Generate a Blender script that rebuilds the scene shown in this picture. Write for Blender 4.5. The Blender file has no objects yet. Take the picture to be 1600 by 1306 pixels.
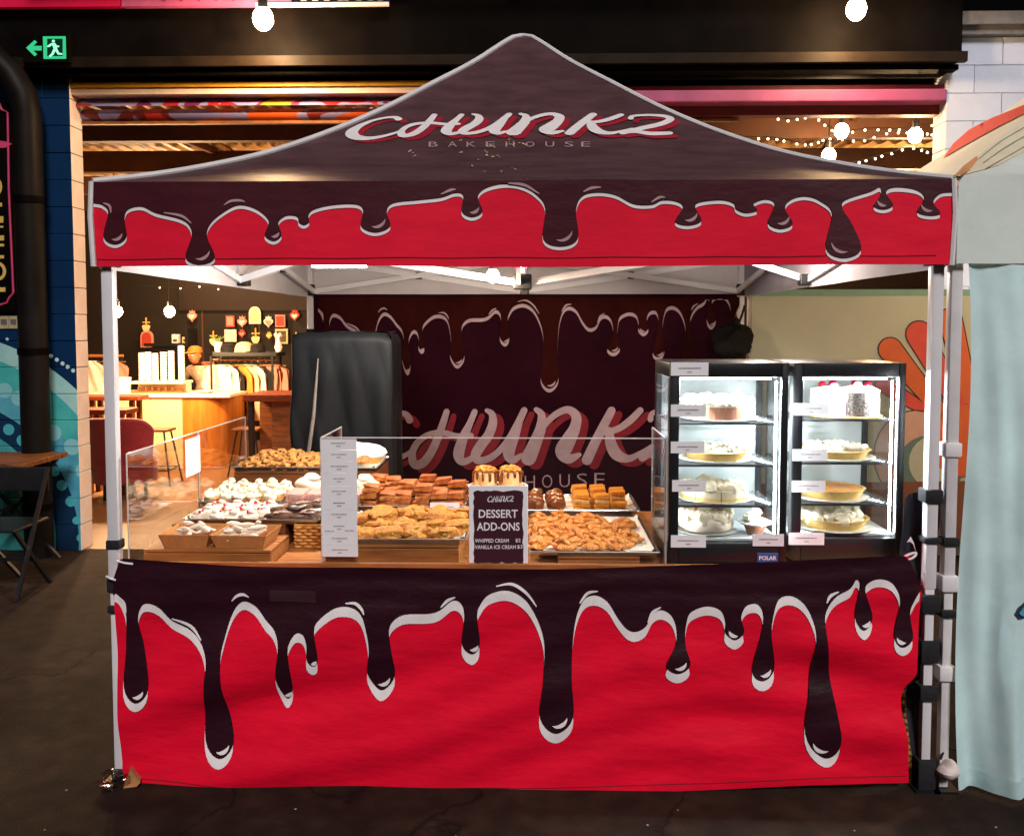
import bpy, bmesh, math, random
from math import sin, cos, pi, radians
from mathutils import Vector, Matrix, Euler
random.seed(7)
SC = bpy.context.scene
COL = SC.collection

# ------------------------------------------------------------------ camera
F = 1390.0                      # focal length in pixels of the 1600 px wide photograph
CX, CY = 800.0, 587.0           # principal point
CAM = Vector((0.047, -3.22, 1.70))
PITCH, YAW = radians(3.1), radians(1.24)
camd = bpy.data.cameras.new('camera')
cam = bpy.data.objects.new('camera', camd); COL.objects.link(cam)
camd.sensor_width = 36; camd.lens = F / 1600 * 36
camd.shift_y = (CY - 653) / 1600
camd.clip_end = 300; camd.clip_start = .05
cam.location = CAM
cam.rotation_euler = Euler((pi / 2 - PITCH, 0, YAW), 'XYZ')
SC.camera = cam
ROT = cam.rotation_euler.to_matrix()

# ------------------------------------------------------------------ sky, sun, exposure
world = bpy.data.worlds.new('World'); SC.world = world
world.use_nodes = True
wn = world.node_tree.nodes; wl = world.node_tree.links
sky = wn.new('ShaderNodeTexSky'); sky.sky_type = 'NISHITA'; sky.sun_disc = False
SUN_EL, SUN_AZ = radians(40), radians(16)      # street floodlight glow from behind the camera
sky.sun_elevation = radians(-4); sky.sun_rotation = radians(180)
wl.new(sky.outputs[0], wn['Background'].inputs[0]); wn['Background'].inputs[1].default_value = 0.10
sund = bpy.data.lights.new('sun', 'SUN'); sun = bpy.data.objects.new('sun', sund); COL.objects.link(sun)
sund.energy = 1.75; sund.angle = radians(15); sund.color = (1.0, .93, .90)
sun.rotation_euler = (pi / 2 - SUN_EL, 0, SUN_AZ)
SC.view_settings.view_transform = 'Standard'; SC.view_settings.look = 'None'
SC.view_settings.exposure = 0.5; SC.view_settings.gamma = 1
SC.view_settings.use_curve_mapping = False
SC.cycles.max_bounces = 8; SC.cycles.transparent_max_bounces = 24
SC.cycles.sample_clamp_indirect = 4.0
SC.cycles.caustics_reflective = False; SC.cycles.caustics_refractive = False
SC.cycles.use_denoising = True

# ------------------------------------------------------------------ helpers
def ray(px, py):
    return (ROT @ Vector(((px - CX) / F, -(py - CY) / F, -1))).normalized()
def at(px, py, Y):
    d = ray(px, py); t = (Y - CAM.y) / d.y
    return CAM + d * t
def at_z(px, py, Z):
    d = ray(px, py); t = (Z - CAM.z) / d.z
    return CAM + d * t

def lin(h):
    if not isinstance(h, str): return tuple(h)
    h = h.lstrip('#'); r = []
    for i in (0, 2, 4):
        c = int(h[i:i + 2], 16) / 255
        r.append(c / 12.92 if c <= .04045 else ((c + .055) / 1.055) ** 2.4)
    return tuple(r)

MATS = {}
def mat(name, col, rough=.6, var=.15, scale=12, bump=.0, bscale=None, metal=0, spec=.4, col2=None, stretch=(1, 1, 1),
        kind='noise', detail=5, trans=0.0, sheen=0, coat=0, lo=.35, hi=.65):
    if name in MATS: return MATS[name]
    m = bpy.data.materials.new(name); m.use_nodes = True; MATS[name] = m
    nt = m.node_tree; n = nt.nodes; l = nt.links
    b = n['Principled BSDF']
    b.inputs['Roughness'].default_value = rough; b.inputs['Metallic'].default_value = metal
    b.inputs['Specular IOR Level'].default_value = spec
    b.inputs['Sheen Weight'].default_value = sheen; b.inputs['Coat Weight'].default_value = coat
    c = lin(col)
    c2 = lin(col2) if col2 else tuple(min(1, v * (1 + var)) for v in c)
    c1 = c if col2 else tuple(v * (1 - var) for v in c)
    tc = n.new('ShaderNodeTexCoord'); mp = n.new('ShaderNodeMapping')
    mp.inputs['Scale'].default_value = stretch
    l.new(tc.outputs['Object'], mp.inputs[0])
    if kind == 'noise':
        t = n.new('ShaderNodeTexNoise'); t.inputs['Scale'].default_value = scale; t.inputs['Detail'].default_value = detail
        t.inputs['Roughness'].default_value = .6
        out = t.outputs['Fac']
    elif kind == 'voronoi':
        t = n.new('ShaderNodeTexVoronoi'); t.inputs['Scale'].default_value = scale
        out = t.outputs['Distance']
    elif kind == 'wave':
        t = n.new('ShaderNodeTexWave'); t.inputs['Scale'].default_value = scale; t.inputs['Distortion'].default_value = 6
        t.inputs['Detail'].default_value = 4; t.inputs['Detail Scale'].default_value = 1.5
        out = t.outputs['Fac']
    l.new(mp.outputs[0], t.inputs['Vector'])
    r = n.new('ShaderNodeValToRGB')
    r.color_ramp.elements[0].position = lo; r.color_ramp.elements[1].position = hi
    r.color_ramp.elements[0].color = (*c1, 1); r.color_ramp.elements[1].color = (*c2, 1)
    l.new(out, r.inputs[0]); l.new(r.outputs[0], b.inputs['Base Color'])
    if bump:
        t2 = n.new('ShaderNodeTexNoise'); t2.inputs['Scale'].default_value = bscale or scale * 3; t2.inputs['Detail'].default_value = 6
        l.new(mp.outputs[0], t2.inputs['Vector'])
        bp = n.new('ShaderNodeBump'); bp.inputs['Strength'].default_value = bump; bp.inputs['Distance'].default_value = .01
        l.new(t2.outputs['Fac'], bp.inputs['Height']); l.new(bp.outputs[0], b.inputs['Normal'])
    if trans:
        tr = n.new('ShaderNodeBsdfTranslucent'); l.new(r.outputs[0], tr.inputs[0])
        mx = n.new('ShaderNodeMixShader'); mx.inputs[0].default_value = trans
        l.new(b.outputs[0], mx.inputs[1]); l.new(tr.outputs[0], mx.inputs[2])
        l.new(mx.outputs[0], n['Material Output'].inputs[0])
    return m

def emit(name, col, s):
    if name in MATS: return MATS[name]
    m = bpy.data.materials.new(name); m.use_nodes = True; MATS[name] = m
    nt = m.node_tree; n = nt.nodes
    n.remove(n['Principled BSDF'])
    e = n.new('ShaderNodeEmission'); e.inputs[0].default_value = (*lin(col), 1); e.inputs[1].default_value = s
    nt.links.new(e.outputs[0], n['Material Output'].inputs[0])
    return m

def glass(name, tint=(1, 1, 1), refl=.06, rough=.02):
    m = bpy.data.materials.new(name); m.use_nodes = True; MATS[name] = m
    nt = m.node_tree; n = nt.nodes; l = nt.links
    n.remove(n['Principled BSDF'])
    t = n.new('ShaderNodeBsdfTransparent'); t.inputs[0].default_value = (*tint, 1)
    g = n.new('ShaderNodeBsdfGlossy'); g.inputs[1].default_value = rough
    lw = n.new('ShaderNodeLayerWeight'); lw.inputs[0].default_value = .25
    a = n.new('ShaderNodeMath'); a.operation = 'MULTIPLY_ADD'; a.inputs[1].default_value = .45; a.inputs[2].default_value = refl
    l.new(lw.outputs['Fresnel'], a.inputs[0])
    mx = n.new('ShaderNodeMixShader'); l.new(a.outputs[0], mx.inputs[0])
    l.new(t.outputs[0], mx.inputs[1]); l.new(g.outputs[0], mx.inputs[2])
    l.new(mx.outputs[0], n['Material Output'].inputs[0])
    return m

class MB:
    """collects shapes; build() links them as ONE mesh object"""
    def __init__(s): s.v = []; s.f = []; s.m = []
    def add(s, vs, fs, mi=0):
        o = len(s.v); s.v += [tuple(v) for v in vs]; s.f += [tuple(o + i for i in f) for f in fs]; s.m += [mi] * len(fs); return s
    def box(s, x0, x1, y0, y1, z0, z1, mi=0, rot=None, piv=None):
        vs = [Vector((x, y, z)) for x in (x0, x1) for y in (y0, y1) for z in (z0, z1)]
        if rot is not None:
            c = piv or Vector(((x0 + x1) / 2, (y0 + y1) / 2, (z0 + z1) / 2))
            R = rot.to_matrix(); vs = [c + R @ (v - c) for v in vs]
        return s.add(vs, [(0, 1, 3, 2), (4, 6, 7, 5), (0, 4, 5, 1), (2, 3, 7, 6), (0, 2, 6, 4), (1, 5, 7, 3)], mi)
    def bbox(s, x0, x1, y0, y1, z0, z1, b=.004, mi=0, rot=None, jit=0):
        """box with bevelled edges"""
        bm = bmesh.new(); bmesh.ops.create_cube(bm, size=1)
        for v in bm.verts:
            v.co = Vector(((x0 + x1) / 2 + v.co.x * (x1 - x0), (y0 + y1) / 2 + v.co.y * (y1 - y0), (z0 + z1) / 2 + v.co.z * (z1 - z0)))
            if jit: v.co += Vector([random.uniform(-jit, jit) for _ in range(3)])
        bmesh.ops.bevel(bm, geom=bm.edges[:], offset=b, segments=2, affect='EDGES', profile=.5)
        vs = [v.co.copy() for v in bm.verts]; bm.verts.index_update()
        if rot is not None:
            c = Vector(((x0 + x1) / 2, (y0 + y1) / 2, (z0 + z1) / 2)); R = rot.to_matrix(); vs = [c + R @ (v - c) for v in vs]
        fs = [[v.index for v in f.verts] for f in bm.faces]; bm.free()
        return s.add(vs, fs, mi)
    def tube(s, pts, r, n=8, mi=0, cap=True, closed=False):
        pts = [Vector(p) for p in pts]; rs = r if isinstance(r, (list, tuple)) else [r] * len(pts)
        rings = []; up = None
        for i, p in enumerate(pts):
            if closed: t = pts[(i + 1) % len(pts)] - pts[i - 1]
            else: t = pts[min(i + 1, len(pts) - 1)] - pts[max(i - 1, 0)]
            t.normalize()
            if up is None:
                up = Vector((0, 0, 1)) if abs(t.z) < .9 else Vector((1, 0, 0))
            a = t.cross(up).normalized(); up = a.cross(t).normalized()
            rings.append([p + (a * cos(2 * pi * k / n) + up * sin(2 * pi * k / n)) * rs[i] for k in range(n)])
        vs = [v for R in rings for v in R]; fs = []
        m = len(pts)
        for i in range(m if closed else m - 1):
            j = (i + 1) % m
            for k in range(n):
                fs.append((i * n + k, i * n + (k + 1) % n, j * n + (k + 1) % n, j * n + k))
        if cap and not closed:
            fs.append(tuple(range(n - 1, -1, -1))); fs.append(tuple((m - 1) * n + k for k in range(n)))
        return s.add(vs, fs, mi)
    def bar(s, p0, p1, w, h=None, mi=0):
        """square section bar"""
        h = h or w; p0 = Vector(p0); p1 = Vector(p1); t = (p1 - p0).normalized()
        up = Vector((0, 0, 1)) if abs(t.z) < .95 else Vector((0, 1, 0))
        a = t.cross(up).normalized(); b = a.cross(t)
        vs = [p + a * sx * w / 2 + b * sz * h / 2 for p in (p0, p1) for sx, sz in ((-1, -1), (1, -1), (1, 1), (-1, 1))]
        return s.add(vs, [(0, 1, 2, 3), (7, 6, 5, 4), (0, 4, 5, 1), (1, 5, 6, 2), (2, 6, 7, 3), (3, 7, 4, 0)], mi)
    def lathe(s, prof, c=(0, 0, 0), n=20, mi=0, sx=1, sy=1):
        vs = []; fs = []
        for r, z in prof:
            for k in range(n):
                vs.append((c[0] + sx * r * cos(2 * pi * k / n), c[1] + sy * r * sin(2 * pi * k / n), c[2] + z))
        for i in range(len(prof) - 1):
            for k in range(n): fs.append((i * n + k, i * n + (k + 1) % n, (i + 1) * n + (k + 1) % n, (i + 1) * n + k))
        if prof[0][0] > 1e-4: fs.append(tuple(range(n - 1, -1, -1)))
        if prof[-1][0] > 1e-4: fs.append(tuple((len(prof) - 1) * n + k for k in range(n)))
        return s.add(vs, fs, mi)
    def blob(s, c, r, amp=.12, fr=3.0, seed=0, nu=14, nv=9, mi=0, flat=0, rot=None):
        """lumpy ellipsoid; flat cuts the underside"""
        rx, ry, rz = r if isinstance(r, (list, tuple)) else (r, r, r)
        rnd = random.Random(seed); ph = [(rnd.uniform(0, 6), Vector((rnd.uniform(-1, 1), rnd.uniform(-1, 1), rnd.uniform(-1, 1))).normalized() * fr * rnd.uniform(.6, 1.6)) for _ in range(6)]
        vs = []; fs = []
        for i in range(nv + 1):
            th = pi * i / nv
            for k in range(nu):
                d = Vector((sin(th) * cos(2 * pi * k / nu), sin(th) * sin(2 * pi * k / nu), cos(th)))
                q = 1 + amp * sum(sin(p + d.dot(w)) for p, w in ph) / 2
                z = d.z * q
                if flat and z < -flat: z = -flat
                v = Vector((d.x * q * rx, d.y * q * ry, z * rz))
                if rot is not None: v = rot.to_matrix() @ v
                vs.append(v + Vector(c))
        for i in range(nv):
            for k in range(nu): fs.append((i * nu + k, (i + 1) * nu + k, (i + 1) * nu + (k + 1) % nu, i * nu + (k + 1) % nu))
        return s.add(vs, fs, mi)
    def grid(s, fn, nu, nv, mi=0):
        vs = [fn(i / nu, j / nv) for j in range(nv + 1) for i in range(nu + 1)]
        fs = [(j * (nu + 1) + i, j * (nu + 1) + i + 1, (j + 1) * (nu + 1) + i + 1, (j + 1) * (nu + 1) + i) for j in range(nv) for i in range(nu)]
        return s.add(vs, fs, mi)
    def prism(s, pts, d, mi=0):
        """polygon of 3-D points pushed along vector d"""
        d = Vector(d); n = len(pts); vs = [Vector(p) for p in pts] + [Vector(p) + d for p in pts]
        fs = [tuple(range(n)), tuple(range(2 * n - 1, n - 1, -1))] + [(i, (i + 1) % n, n + (i + 1) % n, n + i)[::-1] for i in range(n)]
        return s.add(vs, fs, mi)
    def build(s, name, mats, parent=None, smooth=False, loc=None):
        me = bpy.data.meshes.new(name); me.from_pydata(s.v, [], s.f)
        for m in (mats if isinstance(mats, (list, tuple)) else [mats]): me.materials.append(m)
        if any(s.m): me.polygons.foreach_set('material_index', s.m)
        bm = bmesh.new(); bm.from_mesh(me); bmesh.ops.recalc_face_normals(bm, faces=bm.faces); bm.to_mesh(me); bm.free()
        if smooth:
            me.polygons.foreach_set('use_smooth', [True] * len(me.polygons))
            if smooth != 'all':
                try: me.set_sharp_from_angle(angle=radians(40))
                except Exception: pass
        o = bpy.data.objects.new(name, me); COL.objects.link(o)
        if parent: o.parent = parent
        if loc is not None: o.location = loc
        return o

def tag(o, label=None, cat=None, group=None, kind=None):
    if label: o['label'] = label
    if cat: o['category'] = cat
    if group: o['group'] = group
    if kind: o['kind'] = kind
    return o
def thing(name, label, cat, loc=(0, 0, 0), rz=0, group=None):
    o = bpy.data.objects.new(name, None); COL.objects.link(o); o.location = loc; o.rotation_euler = (0, 0, rz)
    o.empty_display_size = .05
    return tag(o, label, cat, group)
KIDS = {}
def dup(root, loc, rz=None, label=None, group=None, scale=None, rot=None):
    def cp(o, par):
        c = o.copy(); COL.objects.link(c)
        if par: c.parent = par
        for ch in list(o.children): cp(ch, c)
        return c
    r = cp(root, None); r.location = loc
    if rz is not None: r.rotation_euler = (0, 0, rz)
    if rot is not None: r.rotation_euler = rot
    if scale is not None: r.scale = scale if isinstance(scale, (tuple, list)) else (scale,) * 3
    if label: r['label'] = label
    if group: r['group'] = group
    return r
def piece(o, parent, loc=None, rot=None, scale=None):
    c = o.copy(); COL.objects.link(c); c.parent = parent
    if loc is not None: c.location = loc
    if rot is not None: c.rotation_euler = rot
    if scale is not None: c.scale = scale
    return c
def lamp(name, loc, energy, col, radius=.04, parent=None):
    d = bpy.data.lights.new(name, 'POINT'); d.energy = energy; d.color = col; d.shadow_soft_size = radius
    o = bpy.data.objects.new(name, d); COL.objects.link(o); o.location = loc
    if parent: o.parent = parent
    return o

def spline(pts, sub=6, closed=False):
    """Catmull-Rom through points of any dimension"""
    out = []; n = len(pts)
    for i in range(n if closed else n - 1):
        g = lambda k: pts[k % n] if closed else pts[max(0, min(n - 1, k))]
        p0, p1, p2, p3 = g(i - 1), g(i), g(i + 1), g(i + 2)
        for s in range(sub):
            t = s / sub
            out.append(tuple(.5 * (2 * b + (c - a) * t + (2 * a - 5 * b + 4 * c - d) * t * t + (3 * b - a - 3 * c + d) * t ** 3) for a, b, c, d in zip(p0, p1, p2, p3)))
    if not closed: out.append(tuple(pts[-1]))
    return out

def fill(poly, fn, name, m, parent, step=None, box=None, shift=(0, 0)):
    """triangulate a 2-D polygon on a fine grid so that it can follow a curved surface, map it with fn"""
    from mathutils.geometry import delaunay_2d_cdt
    pv = []
    for x, y in poly:
        x += shift[0]; y += shift[1]
        if box: x = min(box[1], max(box[0], x)); y = min(box[3], max(box[2], y))
        p = Vector((x, y))
        if step and pv and (p - pv[-1]).length > step:
            q = pv[-1]; k = int((p - q).length / step) + 1
            pv += [q.lerp(p, i / k) for i in range(1, k)]
        pv.append(p)
    if step and (pv[0] - pv[-1]).length > step:
        q = pv[-1]; k = int((pv[0] - q).length / step) + 1; pv += [q.lerp(pv[0], i / k) for i in range(1, k)]
    n = len(pv)
    if step:
        x0, x1 = min(p.x for p in pv), max(p.x for p in pv); y0, y1 = min(p.y for p in pv), max(p.y for p in pv)
        nx, ny = int((x1 - x0) / step), int((y1 - y0) / step)
        for i in range(nx + 1):
            for j in range(ny + 1): pv.append(Vector((x0 + (i + .5) * (x1 - x0) / (nx + 1), y0 + (j + .5) * (y1 - y0) / (ny + 1))))
    r = delaunay_2d_cdt(pv, [], [list(range(n))], 1, 1e-4)
    bm = bmesh.new(); vs = [bm.verts.new(fn(v.x, v.y)) for v in r[0]]
    for f in r[2]:
        try: bm.faces.new([vs[i] for i in f])
        except ValueError: pass
    bmesh.ops.delete(bm, geom=[v for v in bm.verts if not v.link_faces], context='VERTS')
    bmesh.ops.recalc_face_normals(bm, faces=bm.faces[:])
    me = bpy.data.meshes.new(name); bm.to_mesh(me); bm.free(); me.materials.append(m)
    me.polygons.foreach_set('use_smooth', [True] * len(me.polygons))
    o = bpy.data.objects.new(name, me); COL.objects.link(o)
    if parent: o.parent = parent
    return o

def ribbon(mb, pts, fn, lift=(lambda p, k: p), sub=6, mi=0):
    """brush stroke: points (x, y, width); fn maps 2-D to the surface, lift keeps overlapping strokes apart"""
    s = spline(pts, sub); L = []; R = []
    for i, (x, y, w) in enumerate(s):
        a = s[max(0, i - 1)]; b = s[min(len(s) - 1, i + 1)]
        tx, ty = b[0] - a[0], b[1] - a[1]; q = math.hypot(tx, ty) or 1
        nx, ny = -ty / q, tx / q
        L.append((x + nx * w / 2, y + ny * w / 2)); R.append((x - nx * w / 2, y - ny * w / 2))
    vs = []; fs = []
    for i in range(len(s)):
        vs += [lift(fn(*L[i]), i), lift(fn(*R[i]), i)]
    for i in range(len(s) - 1): fs.append((2 * i, 2 * i + 1, 2 * i + 3, 2 * i + 2))
    for e, sg in ((0, -1), (len(s) - 1, 1)):       # round ends
        x, y, w = s[e]; a = s[max(0, e - 1)]; b = s[min(len(s) - 1, e + 1)]
        ang = math.atan2(b[1] - a[1], b[0] - a[0]) + (0 if sg > 0 else pi)
        o = len(vs); vs.append(lift(fn(x, y), e))
        for k in range(7):
            t = ang - pi / 2 + pi * k / 6
            vs.append(lift(fn(x + cos(t) * w / 2, y + sin(t) * w / 2), e))
        for k in range(6): fs.append((o, o + 1 + k, o + 2 + k))
    mb.add(vs, fs, mi)

GLY = {}
def glyphs(s, bold=0.0):
    if (s, bold) not in GLY:
        c = bpy.data.curves.new('lettering', 'FONT'); c.body = s; c.size = 1; c.offset = bold; c.resolution_u = 3
        o = bpy.data.objects.new('lettering', c); COL.objects.link(o)
        dg = bpy.context.evaluated_depsgraph_get(); dg.update()
        me = bpy.data.meshes.new_from_object(o.evaluated_get(dg))
        GLY[(s, bold)] = ([(v.co.x, v.co.y) for v in me.vertices], [tuple(p.vertices) for p in me.polygons])
        bpy.data.objects.remove(o); bpy.data.curves.remove(c); bpy.data.meshes.remove(me)
    return GLY[(s, bold)]
def text(mb, s, x, y, w, h, fn, bold=0.0, mi=0, slant=0):
    """text filling the box x..x+w, with its foot on y (y grows downward), mapped by fn"""
    vs, fs = glyphs(s, bold)
    if not vs: return
    x0 = min(v[0] for v in vs); x1 = max(v[0] for v in vs); y0 = min(v[1] for v in vs); y1 = max(v[1] for v in vs)
    mb.add([fn(x + (a - x0) / (x1 - x0) * w + slant * (b - y0) / (y1 - y0), y - (b - y0) / (y1 - y0) * h) for a, b in vs], fs, mi)

# ------------------------------------------------------------------ materials
WOOD = mat('pine wood', '#b07238', .5, scale=5, col2='#7a4520', stretch=(1, 9, 9), bump=.15, bscale=14, lo=.3, hi=.75)
WOODD = mat('dark wood', '#8a5024', .55, scale=5, col2='#4e2812', stretch=(1, 9, 9), bump=.15, bscale=14, lo=.3, hi=.75)
WOODY = mat('table wood', '#bf7f45', .4, scale=4, col2='#97592b', stretch=(1, 10, 1), bump=.08, bscale=14)
BLACK = mat('black plastic', (.012, .012, .014), .35, var=.2, bump=.02)
BLACKM = mat('matt black paint', (.0035, .0026, .0022), .6, spec=.03, var=.4, scale=3, bump=.08, bscale=9)
STRAP = mat('black webbing', (.012, .012, .015), .8, var=.3, scale=60)
STEEL = mat('tray steel', (.62, .62, .62), .25, var=.08, metal=1)
POLE = mat('white powder coat', (.72, .70, .74), .35, var=.05, scale=4, bump=.02)
TRUSS = mat('truss paint', (.84, .84, .88), .35, var=.06, scale=4)
CHROME = mat('wire chrome', (.5, .52, .54), .2, var=.05, metal=1)
PAPER = mat('white paper', (.86, .84, .88), .7, var=.03, scale=9)
INK = mat('grey ink', (.10, .10, .11), .8, var=.1)
INKL = mat('light grey ink', (.30, .29, .31), .8, var=.1)
KRAFT = mat('kraft card', '#b97e45', .8, var=.12, scale=25, bump=.05)
ACRYL = glass('clear acrylic', (.98, .975, .97), .035)
ACEDGE = mat('acrylic edge', (.75, .72, .70), .2, var=.08, spec=.6, trans=.4)
PANE = glass('cabinet glass', (.96, .98, .98), .02)
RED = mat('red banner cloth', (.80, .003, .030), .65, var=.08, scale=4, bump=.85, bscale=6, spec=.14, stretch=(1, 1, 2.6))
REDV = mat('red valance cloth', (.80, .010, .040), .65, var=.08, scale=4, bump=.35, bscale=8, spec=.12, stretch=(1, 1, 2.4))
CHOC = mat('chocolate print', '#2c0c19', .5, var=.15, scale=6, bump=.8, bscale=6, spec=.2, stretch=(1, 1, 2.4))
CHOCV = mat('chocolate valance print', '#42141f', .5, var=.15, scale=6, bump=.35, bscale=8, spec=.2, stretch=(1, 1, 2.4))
ROOFM = mat('plum canopy cloth', '#543a3e', .5, var=.22, scale=5, bump=.35, bscale=10, spec=.15, stretch=(1, 2.5, 2.5))
WPRINT = mat('white print', (.86, .80, .82), .6, var=.06, scale=20)
PPRINT = mat('pale mauve print', '#b58f96', .6, var=.1, scale=20)
RPRINT = mat('crimson print', '#a11c30', .6, var=.1, scale=20)
LINING = mat('canopy lining', (.40, .39, .45), .8, var=.10, scale=4, trans=.12, bump=.3, bscale=8)
PIPING = mat('white piping', (.78, .76, .78), .5, var=.05)

# ------------------------------------------------------------------ setting
g = mat('asphalt', (.017, .0098, .0066), .85, scale=1.3, col2=(.034, .0205, .0142), bump=.5, bscale=120, spec=.15)
def worn(m):
    n = m.node_tree.nodes; l = m.node_tree.links; b = n['Principled BSDF']; src = b.inputs['Base Color'].links[0].from_socket
    tc = n.new('ShaderNodeTexCoord')
    v = n.new('ShaderNodeTexVoronoi'); v.feature = 'DISTANCE_TO_EDGE'; v.inputs['Scale'].default_value = .55
    nz = n.new('ShaderNodeTexNoise'); nz.inputs['Scale'].default_value = 2.2; nz.inputs['Detail'].default_value = 8
    ad = n.new('ShaderNodeVectorMath'); ad.operation = 'ADD'; l.new(tc.outputs['Object'], nz.inputs[0]); l.new(tc.outputs['Object'], ad.inputs[0]); l.new(nz.outputs['Color'], ad.inputs[1]); l.new(ad.outputs[0], v.inputs['Vector'])
    r = n.new('ShaderNodeValToRGB'); r.color_ramp.elements[0].position = .0; r.color_ramp.elements[0].color = (.35, .35, .35, 1); r.color_ramp.elements[1].position = .012; r.color_ramp.elements[1].color = (1, 1, 1, 1)
    l.new(v.outputs['Distance'], r.inputs[0])
    n2 = n.new('ShaderNodeTexNoise'); n2.inputs['Scale'].default_value = 9; n2.inputs['Detail'].default_value = 10; l.new(tc.outputs['Object'], n2.inputs[0])
    r2 = n.new('ShaderNodeValToRGB'); r2.color_ramp.elements[0].position = .38; r2.color_ramp.elements[0].color = (.65, .65, .65, 1); r2.color_ramp.elements[1].position = .70; r2.color_ramp.elements[1].color = (1.3, 1.27, 1.22, 1); l.new(n2.outputs['Fac'], r2.inputs[0])
    for k in (r, r2):
        mx = n.new('ShaderNodeMix'); mx.data_type = 'RGBA'; mx.blend_type = 'MULTIPLY'; mx.inputs['Factor'].default_value = 1
        l.new(src, mx.inputs['A']); l.new(k.outputs[0], mx.inputs['B']); src = mx.outputs['Result']
    l.new(src, b.inputs['Base Color'])
worn(g)
tag(MB().box(-30, 30, -25, 40, -.2, 0).build('ground', g), kind='structure')
fl = mat('shop floor', '#7a5436', .45, scale=1.2, col2='#8f6543', bump=.05)
tag(MB().box(-7.5, 7.5, 3.45, 12, 0, .006).build('shop_floor', fl), kind='structure')
# specks of litter on the asphalt
sp = MB()
for _ in range(60):
    x, y = random.uniform(-3, 3), random.uniform(-1.2, .6); r = random.uniform(.002, .005)
    sp.blob((x, y, r * .4), (r, r * .8, r * .5), seed=_, nu=6, nv=4)
tag(sp.build('grit', mat('pale grit', (.35, .31, .28), .9)), kind='stuff')

# --- mural wall of painted blocks
WY = 3.42
def mural():
    m = bpy.data.materials.new('mural paint'); m.use_nodes = True; n = m.node_tree.nodes; l = m.node_tree.links
    b = n['Principled BSDF']; b.inputs['Roughness'].default_value = .7; b.inputs['Specular IOR Level'].default_value = .08
    geo = n.new('ShaderNodeNewGeometry'); sep = n.new('ShaderNodeSeparateXYZ'); l.new(geo.outputs['Position'], sep.inputs[0])
    cmb = n.new('ShaderNodeCombineXYZ'); l.new(sep.outputs[0], cmb.inputs[0]); l.new(sep.outputs[2], cmb.inputs[2])
    nz = n.new('ShaderNodeTexNoise'); nz.inputs['Scale'].default_value = 6; nz.inputs['Detail'].default_value = 6
    l.new(geo.outputs['Position'], nz.inputs[0])
    base = n.new('ShaderNodeValToRGB'); base.color_ramp.elements[0].color = (.001, .016, .062, 1); base.color_ramp.elements[1].color = (.003, .028, .09, 1)
    l.new(nz.outputs[0], base.inputs[0]); cur = base.outputs[0]
    S = 6.64 / F
    def disk(px, py, r, col, c2=None):
        nonlocal cur
        c = at(px, py, WY)
        d = n.new('ShaderNodeVectorMath'); d.operation = 'DISTANCE'; d.inputs[1].default_value = (c.x, 0, c.z); l.new(cmb.outputs[0], d.inputs[0])
        k = n.new('ShaderNodeMath'); k.operation = 'LESS_THAN'; k.inputs[1].default_value = r * S; l.new(d.outputs['Value'], k.inputs[0])
        mx = n.new('ShaderNodeMix'); mx.data_type = 'RGBA'; l.new(k.outputs[0], mx.inputs['Factor']); l.new(cur, mx.inputs['A'])
        if c2:
            rr = n.new('ShaderNodeValToRGB'); rr.color_ramp.elements[0].color = (*col, 1); rr.color_ramp.elements[1].color = (*c2, 1)
            rr.color_ramp.elements[0].position = .35; rr.color_ramp.elements[1].position = .65
            l.new(nz.outputs[0], rr.inputs[0]); l.new(rr.outputs[0], mx.inputs['B'])
        else: mx.inputs['B'].default_value = (*col, 1)
        cur = mx.outputs['Result']
    disk(-95, 839, 330, (.26, .50, .50), (.34, .58, .56))
    disk(-95, 839, 302, (.04, .33, .34), (.07, .42, .40))
    disk(-95, 839, 262, (.05, .26, .38), (.09, .36, .46))
    for q in ((8, 610, 12), (30, 622, 12), (84, 676, 13), (113, 698, 13), (130, 735, 12)): disk(*q, (.20, .48, .52))
    disk(-95, 839, 227, (.004, .02, .055), (.006, .03, .075))
    disk(-95, 839, 190, (.03, .24, .26), (.06, .33, .33))
    disk(-95, 839, 168, (.22, .44, .42), (.30, .52, .48))
    disk(-95, 839, 150, (.04, .28, .28), (.06, .33, .32))
    for q in ((14, 671, 9), (35, 688, 9), (60, 708, 8), (86, 736, 8), (97, 758, 8.5), (111, 783, 8.5), (120, 813, 6.5), (126, 840, 6), (129, 865, 5)): disk(*q, (.06, .36, .42))
    for q in ((12, 530, 2.5), (80, 556, 3.2), (89, 562, 3.2), (98, 568, 3.2), (106, 573, 3.2), (115, 579, 3.2)): disk(*q, (.45, .60, .62))
    l.new(cur, b.inputs['Base Color'])
    bp = n.new('ShaderNodeBump'); bp.inputs['Strength'].default_value = .3; bp.inputs['Distance'].default_value = .004
    n2 = n.new('ShaderNodeTexNoise'); n2.inputs['Scale'].default_value = 90; l.new(geo.outputs['Position'], n2.inputs[0])
    l.new(n2.outputs[0], bp.inputs['Height']); l.new(bp.outputs[0], b.inputs['Normal'])
    return m
MUR = mural()
JAMB = mat('cream jamb paint', '#e6d6cc', .65, var=.1, scale=4, bump=.25, bscale=60)
WHITEB = mat('white wall paint', (.58, .64, .80), .7, var=.05, scale=3, bump=.3, bscale=70)
MORT = mat('joint mortar', (.05, .06, .08), .9, var=.2, scale=40, bump=.3)
JX = at(116, 400, WY).x
BW, BH, GAP = .40, .20, .003
w = thing('mural_wall', 'blue block wall with painted teal tentacle and dots left of the shop opening', 'wall', (JX - 1, WY + .1, 0))
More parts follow.
